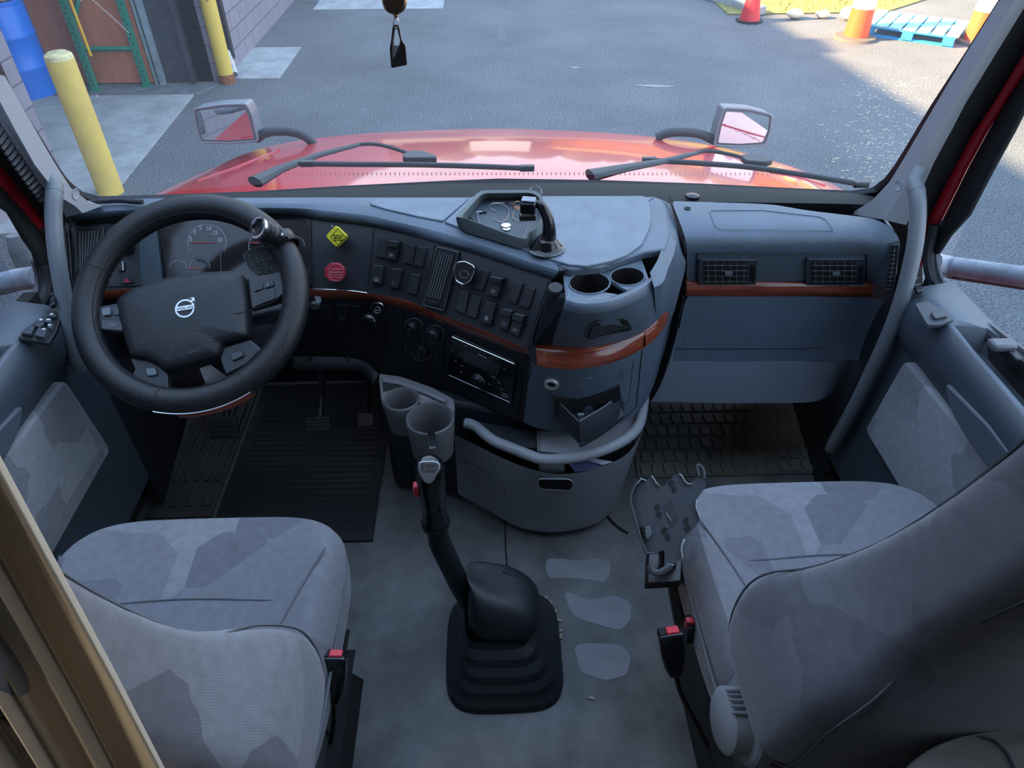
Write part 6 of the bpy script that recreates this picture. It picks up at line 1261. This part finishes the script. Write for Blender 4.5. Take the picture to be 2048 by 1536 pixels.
obj('cable', MB().tube(catmull([PZ(u, v, .004) for u, v in [(1212, 1028), (1222, 1040), (1236, 1054), (1256, 1066)]], 12), .003, 6), BLKM, label='short black wire end on the floor right of the storage bin', category='cable')
# worn light patches on the vinyl are stains with shapes of their own
PT_ = mat('worn_patch', (.19, .20, .215), .7, bump=.3, bscale=200, var=.12, vscale=12)
for q in ([(1093, 1122), (1100, 1117), (1150, 1120), (1165, 1123), (1190, 1116), (1222, 1122), (1220, 1150), (1210, 1166), (1180, 1160), (1140, 1156), (1098, 1157), (1091, 1140)], [(1128, 1186), (1142, 1185), (1170, 1200), (1200, 1196), (1235, 1192), (1262, 1205), (1262, 1240), (1240, 1262), (1190, 1248), (1150, 1236), (1138, 1216)], [(1148, 1292), (1180, 1286), (1240, 1290), (1262, 1310), (1255, 1350), (1210, 1362), (1160, 1345)]):
    obj('floor_patch', MB().prism([PZ(u, v, .0) for u, v in rnd(q, 10, 3)], (0, 0, .0012)), PT_, kind='stuff', label='pale worn patch on the vinyl floor right of the gear boot', category='stain')
ch_ = MB()
for u, v in [(1118, 1262), (1121, 1272), (1118, 1240), (1122, 1318), (1183, 1396), (1090, 1195), (1100, 1204), (1110, 1225)]:
    c = PZ(u, v, .003); a = random.uniform(0, 3); ch_.box(c, (.006, .014, .003), Matrix.Rotation(a, 3, 'Z'))
obj('debris', ch_, mat('crumb', (.32, .27, .20), .8), kind='stuff', label='crumbs and grit along the right edge of the gear boot', category='debris')
# curtain at the left
cu = thing('privacy_curtain', (-.40, .32, .5), label='beige quilted privacy curtain hanging in pleats at the left edge, nearest the camera', category='curtain')
def fold_(p0, p1, p2, p3, z0, z1): pass
ra = [(0, 925), (300, 1536)]; 
NP = [(-.279, .330), (-.284, .340), (-.297, .343), (-.308, .335), (-.313, .322), (-.318, .330), (-.328, .331), (-.335, .320), (-.338, .308), (-.345, .314), (-.351, .310), (-.356, .296), (-.358, .285)]
pl = catmull([Vector((x, y, 0)) for x, y in NP], 60)
rows = []
for k in range(14):
    z = .70+k*.12; rows.append([Vector((p.x+.004*math.sin(z*7+p.x*40)-.004*(z-.8), p.y-.332+.249+.132*(z-.952), z)) for p in pl])
obj('curtain_cloth', MB().loft(rows), TAN, cu, solid=.003, ang=80)
for i in (17, 24, 36, 47):
    obj('stitching', MB().tube([r[i]+Vector((.002, -.002, 0)) for r in rows], .0013, 5), mat('stitch_tan', (.30, .24, .17), .9), cu)
# unseen lamp, added to throw warm light on the curtain and driver backrest
rl = thing('added_fill_lamp', (-.99, -.45, 1.78), label='small added lamp on the left sleeper wall, unseen behind the camera, warming the curtain', category='lamp')
obj('lamp_housing', MB().box((-.99, -.45, 1.82), (.05, .22, .10)), GREYP, rl, bevel=.01)
obj('lamp_lens', MB().box((-.962, -.45, 1.80), (.006, .18, .07)), mat('lamp_lens', (.9, .85, .75), .3, emit=(1, .8, .55)), rl)
ld = bpy.data.lights.new('added_fill_light', 'SPOT'); ld.energy = 17; ld.shadow_soft_size = .10; ld.spot_size = R(36); ld.spot_blend = .8; ld.color = (1, .87, .70)
lo2 = bpy.data.objects.new('added_fill_light', ld); COL.objects.link(lo2); lo2.location = (-.95, -.45, 1.80); lo2.rotation_euler = (Vector((-.42, .34, .85))-Vector((-.95, -.45, 1.80))).to_track_quat('-Z', 'Y').to_euler()
# bunk cushion at the lower right
bk_ = thing('bunk_cushion', (.78, .25, .5), label='dark tan cushion corner at the bottom right edge behind the passenger seat', category='cushion')
outb = [(1795, 1560), (1815, 1530), (1850, 1503), (1900, 1483), (1970, 1470), (2060, 1464), (2160, 1470), (2160, 1640), (1795, 1640)]
a = [PZ(u, v, .76) for u, v in rnd(outb, 20, 4)]; cc = sum(a, Vector())/len(a)
obj('cushion_body', MB().loft([[p+Vector((0, 0, -.12)) for p in a], a, [p.lerp(cc, .05)+Vector((0, 0, .012)) for p in a], [p.lerp(cc, .14)+Vector((0, 0, .018)) for p in a], [p.lerp(cc, .9)+Vector((0, 0, .02)) for p in a]], True, True), mat('bunk_vinyl', (.16, .145, .12), .8), bk_, ang=60)
obj('cushion_seam', MB().tube([PZ(u, v, .781) for u, v in [(1965, 1472), (1990, 1480), (2015, 1505), (2030, 1536)]], .0018, 5), SEAM, bk_)
obj('bunk_base', MB().box((.70, -.03, .31), (.45, .38, .62)), BLKM, bk_, bevel=.02)
